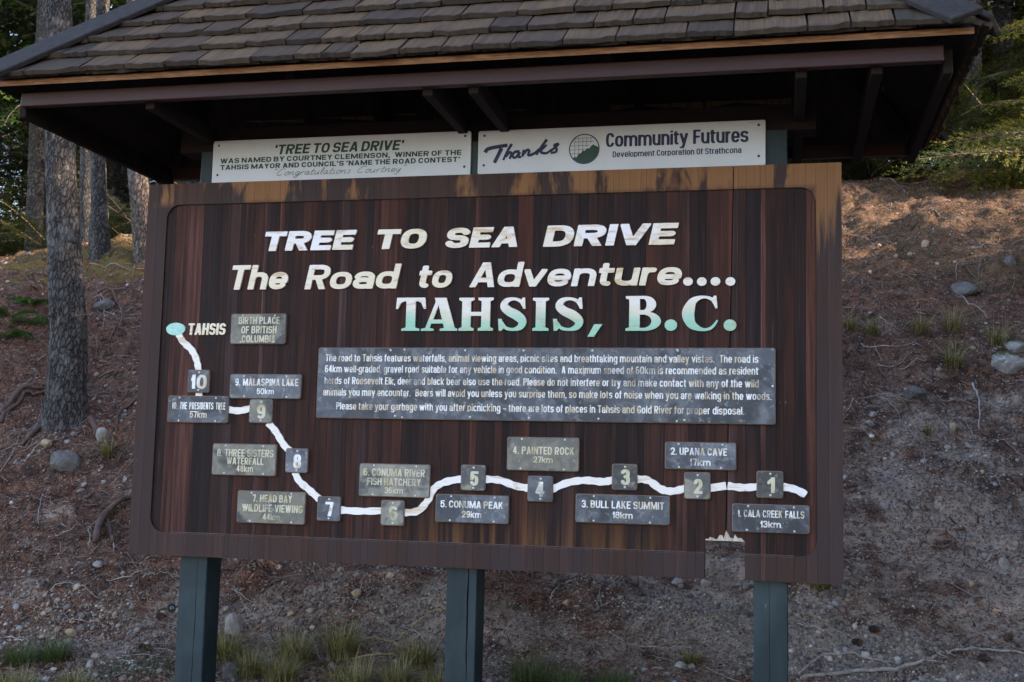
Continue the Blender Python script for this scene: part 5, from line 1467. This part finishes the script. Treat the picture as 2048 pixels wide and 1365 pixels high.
def crown_mesh(name, boughs, mat, wood):
    """boughs: list of (leafarray, stems, R(3x3), origin, scale)"""
    LV = []; mb = MB()
    for lv, st, R_, o_, sc_ in boughs:
        LV.append((lv*sc_) @ R_.T + np.array(o_))
        for pts, r_ in st:
            mb.tube([tuple(np.array(p)*sc_ @ R_.T + np.array(o_)) for p in pts], [r_*sc_*(1-0.7*i/(len(pts)-1)) for i in range(len(pts))], 3, cap=False)
    LV = np.concatenate(LV).reshape(-1,3); nl = len(LV)//4
    F = np.arange(nl*4).reshape(-1,4)
    W = np.array(mb.v).reshape(-1,3); WF = np.array([f for f in mb.f if len(f) == 4]).reshape(-1,4)
    V = np.concatenate([LV, W]) if len(W) else LV
    FF = np.concatenate([F, WF+len(LV)]) if len(W) else F
    return mesh_np(name, V, FF, [mat, wood], False, np.concatenate([np.zeros(len(F)), np.ones(len(WF))]))

def trunk_mesh(name, pts, radii, mat, n=18, flare=0.0, amp=0.012, step=0.07, seed=1, knots=()):
    """tapered trunk from interpolated centre line with bark relief and root flare"""
    pts = np.array(pts, float); radii = np.array(radii, float)
    s = np.concatenate([[0], np.cumsum(np.linalg.norm(np.diff(pts,axis=0),axis=1))])
    t = np.concatenate([np.arange(0, s[-1], step), [s[-1]]])
    C_ = np.stack([np.interp(t, s, pts[:,k]) for k in range(3)],1); R_ = np.interp(t, s, radii)
    th = np.linspace(0, 2*np.pi, n, endpoint=False)
    T, TH = np.meshgrid(t, th, indexing='ij')
    rad = R_[:,None]*(1+flare*np.exp(-T/0.22)*(1+0.35*np.cos(TH*4+seed)+0.25*np.cos(TH*3+1.3*seed)))
    rad = rad+amp*(vnoise(TH*n/6.283*0.8+seed*7, T*9, seed)*1.2+vnoise(TH*n/6.283*0.35, T*3, seed+1))*1.4
    V = np.stack([C_[:,0:1]+rad*np.cos(TH), C_[:,1:2]+rad*np.sin(TH), np.repeat(C_[:,2:3], n, 1)],2).reshape(-1,3)
    m = len(t); idx = np.arange(m*n).reshape(m,n)
    F = np.stack([idx[:-1], np.roll(idx[:-1],-1,1), np.roll(idx[1:],-1,1), idx[1:]],2).reshape(-1,4)
    return mesh_np(name, V, F, mat, True)

# ---- shared far-tree meshes
_b = [bough(1.0, 100+i, leaf=0.060, tw=0.085, width=0.45, droop=0.25, sub=True, lw=0.42) for i in range(3)]
def far_crown(name, H, zlo, seed, mat, dens=1.0, rb=2.0):
    r = random.Random(seed); L = []
    n = int(78*dens)
    for i in range(n):
        u = (i+r.random())/n; z = zlo+(H-zlo)*u**0.9
        rad = (rb*(1-u)**0.85+0.25)*r.uniform(.7,1.2); a = r.random()*6.283
        el = r.uniform(-.25,.25)+0.35*u
        d = Vector((math.cos(a)*math.cos(el), math.sin(a)*math.cos(el), math.sin(el)))
        lv, st = _b[r.randrange(3)]
        L.append((lv, st[:1], frame_to(d, r.uniform(-.4,.4)), (0,0,z), rad))
    return crown_mesh(name, L, mat, M['twig_dark'])
FAR = []
for i, (H, zlo, dens, rb) in enumerate([(13,1.0,1.1,2.0),(15,2.6,1.0,2.3),(10,0.3,1.0,1.7),(16,5.0,0.9,2.4)]):
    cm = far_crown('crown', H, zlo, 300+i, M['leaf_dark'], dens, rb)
    tm = trunk_mesh('trunk', [(0,0,-0.4),(0,0,H*0.5),(0,0,H)], [0.17,0.11,0.02], M['bark'], 9, 0.3, 0.01, 0.8, 5+i)
    FAR.append((tm, cm))
def far_tree(x, y, k, rz, sc, label, group, name='conifer_tree'):
    t = empty(name, (x, y, hz(x, min(y,60))-0.05), rz); t.scale = (sc, sc, sc)
    tag(t, label, 'tree', group)
    for nm, me in zip(('trunk','crown'), FAR[k]):
        o = bpy.data.objects.new(nm, me); COL.objects.link(o); o.parent = t
    return t
fr = random.Random(5)
# forest behind the bank, in rows climbing the hillside
cnt = 0
for row, (y0, y1, n, xlo, xhi) in enumerate([(9.5,12,13,-13,9),(12.5,16,16,-17,11),(16,21,18,-22,14),(21,28,22,-27,18),(28,38,26,-36,24),(38,52,30,-46,32),(52,70,34,-60,45)]):
    for i in range(n):
        x = xlo+(xhi-xlo)*(i+fr.uniform(.1,.9))/n; y = fr.uniform(y0, y1)
        k = fr.choice([0,1,2,0,3]) if row else fr.choice([0,1,3,1,3])
        far_tree(x, y, k, fr.random()*6.28, fr.uniform(.8,1.25), '%s evergreen %s, standing %s' % (['tall dark','tall bare-stemmed','short bushy','very tall'][k], ['in the first row behind the crest','in the second row behind the crest','in the third row','deep in the forest','low on the hillside','high on the hillside','at the top of the hillside'][row], 'left of the sign' if x < -1.0-0.45*y else 'behind the sign' if x < 3.2+0.06*y else 'right of the sign'), 'forest trees behind the bank'); cnt += 1
# trees added right of the clearing, out of view, to keep the sign in shade
for (x0, x1, y0, y1, n) in ((7.6,10,-9,3.9,10),(10,14,-11,6.0,15),(14,20,-14,7.0,20),(20,30,-16,8,22)):
    for i in range(n):
        x = fr.uniform(x0,x1); y = y0+(y1-y0)*(i+fr.random())/n
        if 6.3 < y-0.105*(x-5) < 9.8: continue
        far_tree(x, y, fr.choice([0,1,2]), fr.random()*6.28, fr.uniform(.95,1.35), 'unseen evergreen added right of the clearing for shade', 'added shade trees on the right')

for i in range(46):  # more unseen trees, added to keep sun off the forest behind
    x = fr.uniform(15,44); y = 9+38*(i+fr.random())/46
    if x < 6+0.28*y: x += 8
    if 6.3 < y-0.105*(x-5) < 9.8: continue
    far_tree(x, y, fr.choice([0,1,2]), fr.random()*6.28, fr.uniform(1.0,1.4), 'unseen evergreen added right of the clearing for shade', 'added shade trees on the right')
for (x, y, sc) in ((7.4,4.9,0.85),(9.6,5.3,0.95)):  # unseen tall crowns added to block sun from the left bank
    far_tree(x, y, 3, x, sc, 'unseen high crowned evergreen added outside the right edge for shade', 'added shade trees on the right')
# ---- near trunks on the left
def near_tree(name, pts, radii, mat, label, flare, n, crown_z, crown_r, seed, nb=26, H=None, dead=10, leafmat='leaf'):
    x, y, z = pts[0]
    root = empty(name, (x, y, z))
    tag(root, label, 'tree')
    loc = [(p[0]-x, p[1]-y, p[2]-z) for p in pts]
    me = trunk_mesh('trunk', loc, radii, M[mat], n, flare, 0.010 if n > 30 else 0.008, 0.035 if n > 30 else 0.07, seed)
    o = bpy.data.objects.new('trunk', me); COL.objects.link(o); o.parent = root
    r = random.Random(seed); L = []
    top = loc[-1]
    for i in range(nb):
        u = (i+r.random())/nb; zz = crown_z+(top[2]-crown_z)*u
        a = r.random()*6.283; el = r.uniform(-.35,.15)
        d = Vector((math.cos(a)*math.cos(el), math.sin(a)*math.cos(el), math.sin(el)))
        cx = np.interp(zz, [p[2] for p in loc], [p[0] for p in loc]); cy = np.interp(zz, [p[2] for p in loc], [p[1] for p in loc])
        lv, st = _b[r.randrange(3)]
        L.append((lv, st[:1], frame_to(d, r.uniform(-.4,.4)), (cx,cy,zz), crown_r*(1-.6*u)*r.uniform(.7,1.1)))
    cm = crown_mesh('crown', L, M[leafmat], M['twig_dark'])
    o = bpy.data.objects.new('crown', cm); COL.objects.link(o); o.parent = root
    # bare dead stubs low on the trunk
    for i in range(dead):
        zz = r.uniform(0.9, crown_z); a = r.random()*6.283; ln = r.uniform(.04,.35)
        cx = np.interp(zz, [p[2] for p in loc], [p[0] for p in loc]); cy = np.interp(zz, [p[2] for p in loc], [p[1] for p in loc])
        rd = np.interp(zz, [p[2] for p in loc], radii)*0.8
        mb = MB(); d = Vector((math.cos(a), math.sin(a), r.uniform(-.3,.1)))
        b = Vector((cx,cy,zz))+d*rd
        mb.tube([b, b+d*ln*.5, b+d*ln+Vector((0,0,-.04*ln))], [0.009,0.006,0.002], 5)
        o = mb.build('dead_stub', M['twig_dark']); o.parent = root
    return root
def zt(x, y, dz=-0.15): return hz(x, y)+dz
near_tree('fir_tree', [(-1.90,2.36,zt(-1.9,2.36,-.25)),(-1.93,2.36,1.3),(-2.08,2.38,2.4),(-2.22,2.40,3.8),(-2.4,2.5,8.0),(-2.4,2.5,12.5)], [0.150,0.118,0.103,0.092,0.07,0.03], 'bark',
          'dark thick fir trunk rising left of the sign with roots spreading into the bank', 0.38, 64, 6.2, 2.6, 11, 26, dead=7)
near_tree('fir_tree', [(-3.47,5.15,zt(-3.47,5.15)),(-3.62,5.2,3.5),(-3.75,5.3,6),(-3.8,5.3,11)], [0.095,0.070,0.062,0.03], 'bark',
          'slim grey trunk behind the mossy crest between the thick fir and the pale trunk', 0.25, 30, 4.5, 2.0, 12, 24, dead=9)
near_tree('pine_tree', [(-3.00,5.15,zt(-3.0,5.15)),(-3.10,5.15,2.9),(-3.2,5.15,3.6),(-3.38,5.2,6),(-3.45,5.2,11)], [0.092,0.092,0.086,0.07,0.03], 'bark_pale',
          'pale flaky trunk half hidden by the left edge of the sign', 0.2, 30, 5.0, 2.0, 13, 24, dead=6)
near_tree('fir_tree', [(-3.95,5.7,zt(-3.95,5.7)),(-4.1,5.75,4),(-4.3,5.8,12)], [0.09,0.078,0.03], 'bark',
          'thin dark trunk just behind the thick fir', 0.2, 24, 3.5, 1.8, 14, 24, dead=5)
near_tree('fir_tree', [(-6.6,8.6,zt(-6.6,8.6)),(-6.7,8.6,5),(-6.8,8.6,13)], [0.12,0.10,0.03], 'bark',
          'dark trunk in the gloom at the far left edge of the picture', 0.2, 20, 2.5, 2.2, 15, 34, dead=8, leafmat='leaf')
near_tree('fir_tree', [(5.2,10.6,zt(5.2,10.6)),(5.25,10.6,6),(5.3,10.6,14)], [0.13,0.11,0.03], 'bark',
          'dark trunk standing behind the bright boughs on the right', 0.2, 20, 3.4, 2.0, 16, 30, dead=8)
near_tree('fir_tree', [(6.3,12.2,zt(6.3,12.2)),(6.35,12.2,6),(6.3,12.2,14)], [0.14,0.12,0.03], 'bark',
          'second dark trunk behind the bright boughs, nearer the right edge', 0.2, 20, 2.4, 2.2, 17, 36, dead=8)

# ---- young hemlock on the right crest whose boughs hang into the picture
hx, hy = 6.35, 8.7; hzz = zt(hx, hy)
hem = empty('hemlock_tree', (hx, hy, hzz))
tag(hem, 'young hemlock on the right crest with sunlit yellow green boughs reaching in beside the roof', 'tree')
me = trunk_mesh('trunk', [(0,0,0),(0.02,0,3),(0,0.05,6.5)], [0.10,0.07,0.015], M['bark'], 16, 0.3, 0.006, 0.15, 8)
o = bpy.data.objects.new('trunk', me); COL.objects.link(o); o.parent = hem
hb = [bough(1.0, 500+i, leaf=0.021, tw=0.034, width=0.40, droop=0.16, sub=True, lw=0.40) for i in range(4)]
tips = [(4.12,8.0,3.62),(4.30,7.7,3.72),(4.55,8.1,3.98),(4.95,7.5,3.66),(5.25,7.7,3.86),(4.75,8.6,4.12),(5.0,8.3,3.60),(5.4,7.6,4.1),(4.55,7.9,3.55),
        (5.15,9.0,5.45),(5.35,8.6,5.75),(4.95,8.8,4.55),(5.3,8.8,4.8),(5.1,9.3,5.05),(5.6,8.2,5.3),(5.5,8.5,6.1),(5.45,7.9,4.6),(5.7,8.0,5.0)]
for i, tp in enumerate(tips):
    tp = Vector(tp)-Vector((hx,hy,hzz)); bm_ = M['leaf' if i % 3 == 1 else 'leaf_bright']; st = Vector((0,0,max(0.35, tp.z+random.Random(i).uniform(-.15,.25))))  # sunlit and duller needle colours mixed for painted contrast
    d = tp-st; L = d.length
    d2 = (d+Vector((0,0,0.10*L))).normalized()
    lv, sts = hb[i%4]
    cm = crown_mesh('bough', [(lv, sts, frame_to(d2, random.Random(i+9).uniform(-1.05,-.45)), tuple(st), L)], bm_, M['twig_dark'])
    o = bpy.data.objects.new('bough', cm); COL.objects.link(o); o.parent = hem
r = random.Random(3)
for i in range(16):
    a = r.uniform(-1.9, 1.9); z = r.uniform(0.8,6.2); d = Vector((math.cos(a), math.sin(a), r.uniform(-.2,.1)))
    lv, sts = hb[i%4]
    cm = crown_mesh('bough', [(lv, sts[:1], frame_to(d, 0), (0,0,z), (1.9*(1-z/8)))], M['leaf_dark'], M['twig_dark'])  # rear boughs take the dark needles, shade put into their colour
    o = bpy.data.objects.new('bough', cm); COL.objects.link(o); o.parent = hem
# low undergrowth shrubs behind the crest
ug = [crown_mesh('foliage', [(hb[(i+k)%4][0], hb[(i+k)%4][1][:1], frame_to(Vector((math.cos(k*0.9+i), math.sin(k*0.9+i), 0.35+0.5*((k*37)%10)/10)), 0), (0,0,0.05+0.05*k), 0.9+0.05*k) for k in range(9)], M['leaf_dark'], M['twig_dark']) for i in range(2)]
for i, (x, y, sc) in enumerate([(-5.2,7.2,1.0),(-6.4,6.6,1.2),(-4.6,7.8,1.1),(-7.6,8.4,1.3),(-3.2,7.6,1.0),(-5.9,9.4,1.4),(4.6,9.6,0.8),(5.6,9.9,1.2),(6.6,10.4,1.3),(3.9,9.7,0.9),(7.4,9.6,1.2),(-8.6,10.5,1.5),(3.3,9.2,0.9),(2.7,9.4,1.1),(3.6,10.2,1.3),(4.2,10.0,1.2),(5.0,9.2,0.9),(2.2,9.0,1.0),(3.9,8.7,1.0),(4.3,9.0,1.1),(3.6,9.0,1.0),(3.2,8.8,0.9),(3.4,11.2,1.9),(4.1,11.6,1.9),(4.8,11.4,1.9)]):
    t = empty('young_hemlock', (x, y, hz(x,y)-0.05), i*1.3); t.scale = (sc,sc,sc)
    tag(t, 'small dark hemlock sapling in the shade behind the crest of the bank', 'shrub', 'saplings behind the crest')
    o = bpy.data.objects.new('foliage', ug[i%2]); COL.objects.link(o); o.parent = t

# ================================================================ rocks, tufts, sticks
def rock_mesh(w, h, seed, mat, sub=3):
    bm = bmesh.new(); bmesh.ops.create_icosphere(bm, subdivisions=sub, radius=1)
    r = random.Random(seed); sx = r.random()*50
    planes = [(Vector((r.gauss(0,1),r.gauss(0,1),r.gauss(0,1))).normalized(), r.uniform(.62,.9)) for _ in range(7)]
    for v in bm.verts:
        p = v.co.normalized()
        k = 1+0.16*float(vnoise(p.x*1.6+sx, p.y*1.6+p.z*1.9))*2+0.05*float(vnoise(p.x*5+sx, p.y*5+p.z*5, 3))*2
        q = p*k
        for n_, d_ in planes:
            e = q.dot(n_)-d_
            if e > 0: q -= n_*e*0.85
        v.co = Vector((q.x*w/2, q.y*w*0.42, q.z*h/2))
    me = bpy.data.meshes.new('rock'); bm.to_mesh(me); bm.free()
    for p in me.polygons: p.use_smooth = sub > 2 and w < 0.1
    me.materials.append(mat); return me
RL = {0:('boulder','grey angular rock sitting below the thick fir trunk','rock',0.30), 1:('boulder','whitish rock under a cap of dark moss at the right edge','rock_mossy',0.35), 2:('rock','dark oval stone in the middle of the right bank','rock',0.2),
 3:('rock','flat grey slab above the grass clumps on the right bank','rock',0.3), 4:('rock','small upright grey stone near the right edge below the sunlit litter','rock',0.2), 5:('boulder','mossy dark rock behind the whitish one at the right edge','rock_mossy',0.3),
 6:('rock','pale root-bound stone between the thick fir and the sign edge','rock',0.1), 17:('rock','tan upright stone among leaves at lower left','rock_tan',0.1), 11:('rock','larger round tan stone in sunlit litter right of the sign','rock_tan',0.0),
 12:('rock','smaller round tan stone below and left of the larger one','rock_tan',0.0), 13:('rock','tiny tan stone, leftmost of the three round ones','rock_tan',0.0), 19:('boulder','smooth rounded rock behind the left post in the grass','rock_pale',0.25), 20:('boulder','pale stone at the foot of the left post','rock_pale',0.25),
 7:('rock','long whitish stone below the exposed root at left','rock_pale',0.1), 22:('rock','blue grey stone just under the torn gap of the panel','rock',0.1), 21:('rock','flat whitish stone under the panel left of the torn gap','rock_pale',0.1),
 29:('rock','left one of two pale stones beside the grass near the right post','rock_pale',0.2), 30:('rock','right one of two pale stones beside the grass near the right post','rock_pale',0.2), 33:('rock','upright pale stone beside the bleached stick at the right edge','rock_pale',0.1), 27:('rock','brown pale stone on the dirt between left and middle posts','rock_tan',0.1), 47:('rock','grey stone left of the thick fir foot','rock',0.2)}
for i, (x, y, w, h) in enumerate(ROCKS):
    nm, lb, mt, sink = RL.get(i, ('rock', None, ['rock_pale','rock','rock_tan','rock_pale'][i%4], 0.1))
    w *= 1.0; h *= 1.15
    me = rock_mesh(max(w,.02), max(h,.016), 40+i, M[mt])
    o = link(nm, me); o.location = (x, y+w*0.1, hz(x,y)+h*(0.28-sink*0.5)); o.rotation_euler = (0.25*math.sin(i), 0.2*math.cos(i*2), i*1.7 if i not in (1,) else 0.2)
    if lb: tag(o, lb, 'rock')
    else: tag(o, 'small loose %s stone lying on the bank %s' % (['pale','grey','tan','whitish'][i%4], 'left of the sign' if x < 0.1 else 'right of the sign' if x > 2.95 else 'below the board'), 'stone', 'loose stones on the bank')

def tuft_mesh(w, h, seed, mat, n=170):
    r = np.random.default_rng(seed); V = []; F = []
    for i in range(n):
        a = r.random()*6.283; rr_ = (w*0.22)*math.sqrt(r.random()); bx, by = rr_*math.cos(a), rr_*math.sin(a)
        L = h*(0.55+0.75*r.random()); lean = 0.2+1.5*r.random()**1.2; a2 = a+r.normal(0,0.7)
        wd = 0.0014+0.0014*r.random(); pa = a2+1.57
        prev = None
        for j in range(4):
            t = j/3.0
            hx_ = lean*L*0.75*t*t; z = L*(t-0.42*lean*t*t)
            p = (bx+math.cos(a2)*hx_, by+math.sin(a2)*hx_, z); q = wd*(1-t*0.9)
            V += [(p[0]+math.cos(pa)*q, p[1]+math.sin(pa)*q, p[2]), (p[0]-math.cos(pa)*q, p[1]-math.sin(pa)*q, p[2])]
            if j: b = len(V); F.append((b-4,b-3,b-1,b-2))
    return mesh_np('grass', V, F, mat, False)
TL_ = ['grass clump beside the right edge of the sign halfway up','second grass clump right of the sign on the upper bank','tall pale grass clump hanging under the flat slab','grass clump near the mossy rock at the right edge','grass clump with hanging straw below the others on the right bank',
 'grass clump partly behind the right edge of the sign','lone grass clump growing below the thick fir beside the sign','green grass tussock between left and middle posts at the back','wispy tussock between left and middle posts, left of the fallen straws','dry yellow tussock right of the left post foot',
 'large straw coloured tussock in the gap between left and middle posts','tussock left of the middle post with leaning stems','small tussock at the bottom edge left of the middle post','dense green tussock just right of the middle post','green tussock at the bottom edge right of the middle post',
 'low green tussock at the bottom edge halfway between middle and right posts','small green clump on bare dirt left of the right post','dark green tuft in the lower left corner behind','dark green tuft in the lower left corner beside the leafy plants','yellowish tuft at the very corner lower left','pale tuft at the bottom left edge','thin olive grass under the right end of the panel','wispy grass against the left post foot','thin grass at the bottom edge between the posts','tiny dry tuft high on the right bank','grass tussock growing against the right side of the left post']
for i, (x, y, w, h) in enumerate(TUFTS):
    green = i in (13,14,15,17,18)
    up = i < 7 or i == 24
    me = tuft_mesh(w*2.0, h*(1.05 if up else 1.1), 900+i, M['grass_green' if green else 'grass'], 150 if up else 420)
    o = link('grass_tuft', me); o.location = (x, y, hz(x,y)-0.01); o.rotation_euler = (0.35 if up else 0, 0, 0)
    tag(o, TL_[i], 'grass')
# sparse single blades across the foot of the bank
o = link('thin_grass', tuft_mesh(0.1,0.1,1,M['grass'],1))
V = []; F = []
gr = np.random.default_rng(4)
for i in range(2600):
    x = gr.uniform(-0.9,3.4); y = gr.uniform(-0.2,0.95)
    if vnoise(x*2.4, y*2.4, 61) < (-0.02 if x < 2.2 else 0.18): continue
    z = hz(x,y); L = gr.uniform(.03,.12); a = gr.random()*6.283; ln = L*gr.uniform(.2,.9); w = 0.0011
    b = len(V)
    for j in range(3):
        t = j/2; px, py, pz = x+math.cos(a)*ln*t*t, y+math.sin(a)*ln*t*t, z+L*(t-.35*t*t); q = w*(1-.85*t)
        V += [(px-math.sin(a)*q, py+math.cos(a)*q, pz), (px+math.sin(a)*q, py-math.cos(a)*q, pz)]
    F += [(b,b+1,b+3,b+2),(b+2,b+3,b+5,b+4)]
o.data = mesh_np('thin_grass', V, F, M['grass']); tag(o, 'sparse thin grass blades at the foot of the bank', 'grass', kind='stuff')

def cone_mesh(seed):
    r = random.Random(seed); mb = MB()
    mb.tube([(-0.03,0,0),(-0.01,0,0),(0.02,0,0),(0.032,0,0)], [0.006,0.012,0.010,0.003], 7)
    for i in range(46):
        t = i/46; x = -0.028+0.056*t; a = i*2.4; R0 = 0.011*math.sin(math.pi*(0.18+0.75*t))+0.003
        n = Vector((-0.35, math.cos(a), math.sin(a))).normalized(); s = Vector((0,-math.sin(a),math.cos(a)))*0.0045
        b = Vector((x,0,0))+n*R0*0.5; tip = Vector((x,0,0))+n*(R0+0.0065)
        mb.add([b-s, b+s, tip+s*0.8, tip-s*0.8], [(0,1,2,3)])
    return mesh_py('cone', mb.v, mb.f, M['cone'])
CM = cone_mesh(1)
CL = ['open cone left of the left post on the dirt','dark cone right beside the left post foot','cone lying in the grass between left and middle posts','dark cone on dirt between middle and right posts','cone on the gravel just right of the right post','dark cone near the right edge above the bleached branch','cone below the bleached branch at lower right','small cone near the thin stick right of the right post']
for i, (x, y) in enumerate(CONES):
    o = bpy.data.objects.new('fir_cone', CM); COL.objects.link(o); o.location = (x,y,hz(x,y)+0.014); o.rotation_euler = (i, 0.1, i*2.1); o.scale = (1.1,1.1,1.1); tag(o, CL[i], 'cone')
# dark bottle lid leaning by the left post
lx_, ly_ = CONES[1]
lid = empty('bottle_lid', (lx_+0.03, ly_+0.06, hz(lx_+.03,ly_+.06)+0.03)); tag(lid, 'dark round lid with a pale spiral mark lying beside the left post', 'lid')
lid.rotation_euler = (0.5, 0.1, 0.3)
mb = MB(); mb.prism([(0.024*math.cos(6.2832*k/20)*0.9, 0.03*math.sin(6.2832*k/20)) for k in range(20)], -0.004, 0.004); o = mb.build('disc', M['lid'], bevel=0.0015); o.parent = lid
mb = MB(); ribbon(mb, [(0.012*math.cos(a)*(1-a/9), 0.012*math.sin(a)*(1-a/9)) for a in np.linspace(0,6,9)], 0.0016, 0.0012, -0.0045); o = mb.build('spiral_mark', M['screw']); o.parent = lid

# ---- fallen branches, roots and straws
SLAB = {0:'brown root arching out of the bank at the far left',1:'pale forked stick at the far left edge',2:'bleached twig lying above the grey rock at left',3:'long thin bent twig at the left edge',5:'long yellow straw across the grass left of the middle post',6:'second yellow straw below the first left of the middle post',
 7:'curved grey stick at the bottom right beside the right post',8:'long bleached lichen-covered branch across the lower right corner',10:'short bent stick standing in the grass between the posts',11:'thin twig leaning up behind the gap of left and middle posts',13:'curved pale stick right of the left post',
 15:'straight pale stick crossing the grass beside the middle post',16:'bent dark twig crossing the pale stick by the middle post',18:'stout grey stick standing on the right bank',19:'forked pale twig left of the stout grey stick',28:'long curved twig low on the right bank',29:'short dark stick on the right gravel',30:'short bleached stick at the right edge by the upright stone',42:'long pale twig above the leafy plants left of the left post'}
STRAW = {5,6,15}
for i, seg in enumerate(STICKS):
    if len(seg) < 2: continue
    ok = [seg[0]]
    for p in seg[1:]:
        if math.dist(p, ok[-1]) < 1.6: ok.append(p)
    if len(ok) < 2: continue
    sp = spline_strip([(a,b,0) for a,b in ok], 5) if len(ok) > 2 else [np.array((ok[0][0]+(ok[1][0]-ok[0][0])*t, ok[0][1]+(ok[1][1]-ok[0][1])*t, 0)) for t in np.linspace(0,1,6)]
    r = random.Random(i); n = len(sp)
    r0 = {8:0.0105,7:0.007,18:0.010,0:0.016,5:0.0045,6:0.004,30:0.008}.get(i, r.uniform(.0022,.0042))
    pts = []; rad = []
    for j, p in enumerate(sp):
        x = p[0]+r.uniform(-.006,.006); y = p[1]+r.uniform(-.006,.006)
        t = j/(n-1)
        pts.append((x, y, hz(x,y)+r0*0.9+0.025*math.sin(math.pi*t)*r.uniform(.3,1))); rad.append(r0*(1-0.55*t)*r.uniform(.85,1.15))
    stick = empty('fallen_twig' if i != 8 else 'fallen_branch', pts[0])
    mb = MB(); q0 = Vector(pts[0]); mb.tube([Vector(p)-q0 for p in pts], rad, 7)
    o = mb.build('stem', M['straw' if i in STRAW else 'twig_dark' if i == 0 else 'twig'], smooth=True); o.parent = stick
    if i not in STRAW:
        for k in range(3 if n > 8 else 1):
            j = r.randrange(1, n-1); b = Vector(pts[j])-q0; a = r.random()*6.283; ln = r.uniform(.05,.16)
            mb = MB(); mb.tube([b, b+Vector((math.cos(a)*ln*.5, math.sin(a)*ln*.5, .012+.02*r.random())), b+Vector((math.cos(a+.4)*ln, math.sin(a+.4)*ln, .01))], [rad[j]*.6, rad[j]*.4, rad[j]*.2], 5)
            o = mb.build('side_twig', M['twig_dark' if i == 0 else 'twig'], smooth=True); o.parent = stick
    if i in SLAB: tag(stick, SLAB[i], 'twig')
    else: tag(stick, 'thin %s grey fallen twig on the bank %s' % ('long' if n > 11 else 'short', 'left of the sign' if seg[0][0] < 0.1 else 'right of the sign' if seg[0][0] > 2.95 else 'below the board'), 'twig', 'fallen twigs on the bank')
RLB = ['thick brown root looping out of the soil at the far left','arched root bridging a hollow beside the left edge of the sign','short root stub under the arched root','root running left from the foot of the thick fir','root running right from the foot of the thick fir','dark root against the left edge of the sign','pale root curling round the stone behind the thick fir']
for i, seg in enumerate(ROOTS):
    sp = spline_strip([(a,b,0) for a,b in seg], 6); n = len(sp); r = random.Random(90+i)
    pts = [(p[0], p[1], hz(p[0],p[1])+0.012+ (0.05 if i in (0,1) else 0.015)*math.sin(math.pi*j/(n-1))) for j, p in enumerate(sp)]
    rad = [(0.022 if i in (0,1,3,4) else 0.013)*(1-.5*j/(n-1))*r.uniform(.85,1.15) for j in range(n)]
    mb = MB(); mb.tube(pts, rad, 9); o = mb.build('tree_root', M['twig_dark'], smooth=True); tag(o, RLB[i], 'root')

# ---- sword ferns at far left, low leafy plants by the left post
def frond(L, seed):
    r = random.Random(seed); V = []; F = []; n = 26
    for i in range(n):
        t = (i+1)/n; x = L*t*(1-.15*t); z = L*(0.55*t-0.62*t*t); pl = 0.22*L*math.sin(math.pi*min(1,t*0.85+0.12))**0.8*(1-.3*t)
        for s in (-1,1):
            b = len(V); w = L*0.016
            V += [(x-w,0,z),(x+pl*.35, s*pl*.5, z+.01),(x+pl*.4, s*pl, z-.02),(x+w+pl*.1, s*pl*.45, z)]; F.append((b,b+1,b+2,b+3))
    return V, F
for i, (x, y) in enumerate(FERNS):
    V = []; F = []; r = random.Random(i)
    for k in range(9):
        v, f = frond(r.uniform(.22,.36), k); a = r.random()*6.28; b = len(V)
        V += [(p[0]*math.cos(a)-p[1]*math.sin(a), p[0]*math.sin(a)+p[1]*math.cos(a), p[2]) for p in v]; F += [tuple(b+q for q in ff) for ff in f]
    o = link('fern', mesh_np('fern', V, F, M['fern'])); o.location = (x,y,hz(x,y)+0.02)
    tag(o, ['uppermost fern clump at the far left edge of the bank','fern clump left of the thick fir trunk','lowest fern clump at the left edge','fern clump touching the left side of the thick fir'][i], 'fern')
LBL = ['leafy low plant in front of the left post','leafy green shrublet hugging the base of the left post','small leafy plant at the bottom edge left of the post','pale leafy sprig left of the post among stones','tiny bright green sprig right of the middle post top','small green sprig beside the right post foot']
for i, (x, y) in enumerate(LEAFY):
    r = np.random.default_rng(70+i); V = []; F = []; sz = 0.13 if i < 4 else 0.035; n = 260 if i < 4 else 40
    for k in range(n):
        p = r.normal(0, 1, 3)*np.array([sz*0.8, sz*0.5, sz*0.32]); p[2] = abs(p[2])*1.1
        d = r.normal(0,1,3); d[2] = abs(d[2])*.5; d /= np.linalg.norm(d); w = np.cross(d, [0,0,1]); w /= np.linalg.norm(w)+1e-9; l = 0.013*r.uniform(.7,1.3)
        b = len(V); V += [p, p+d*l*.5+w*l*.36, p+d*l, p+d*l*.5-w*l*.36]; F.append((b,b+1,b+2,b+3))
    o = link('leafy_plant', mesh_np('leafy_plant', V, F, M['bush'])); o.location = (x,y,hz(x,y)); tag(o, LBL[i], 'plant')
print('objects', len(scene.objects))
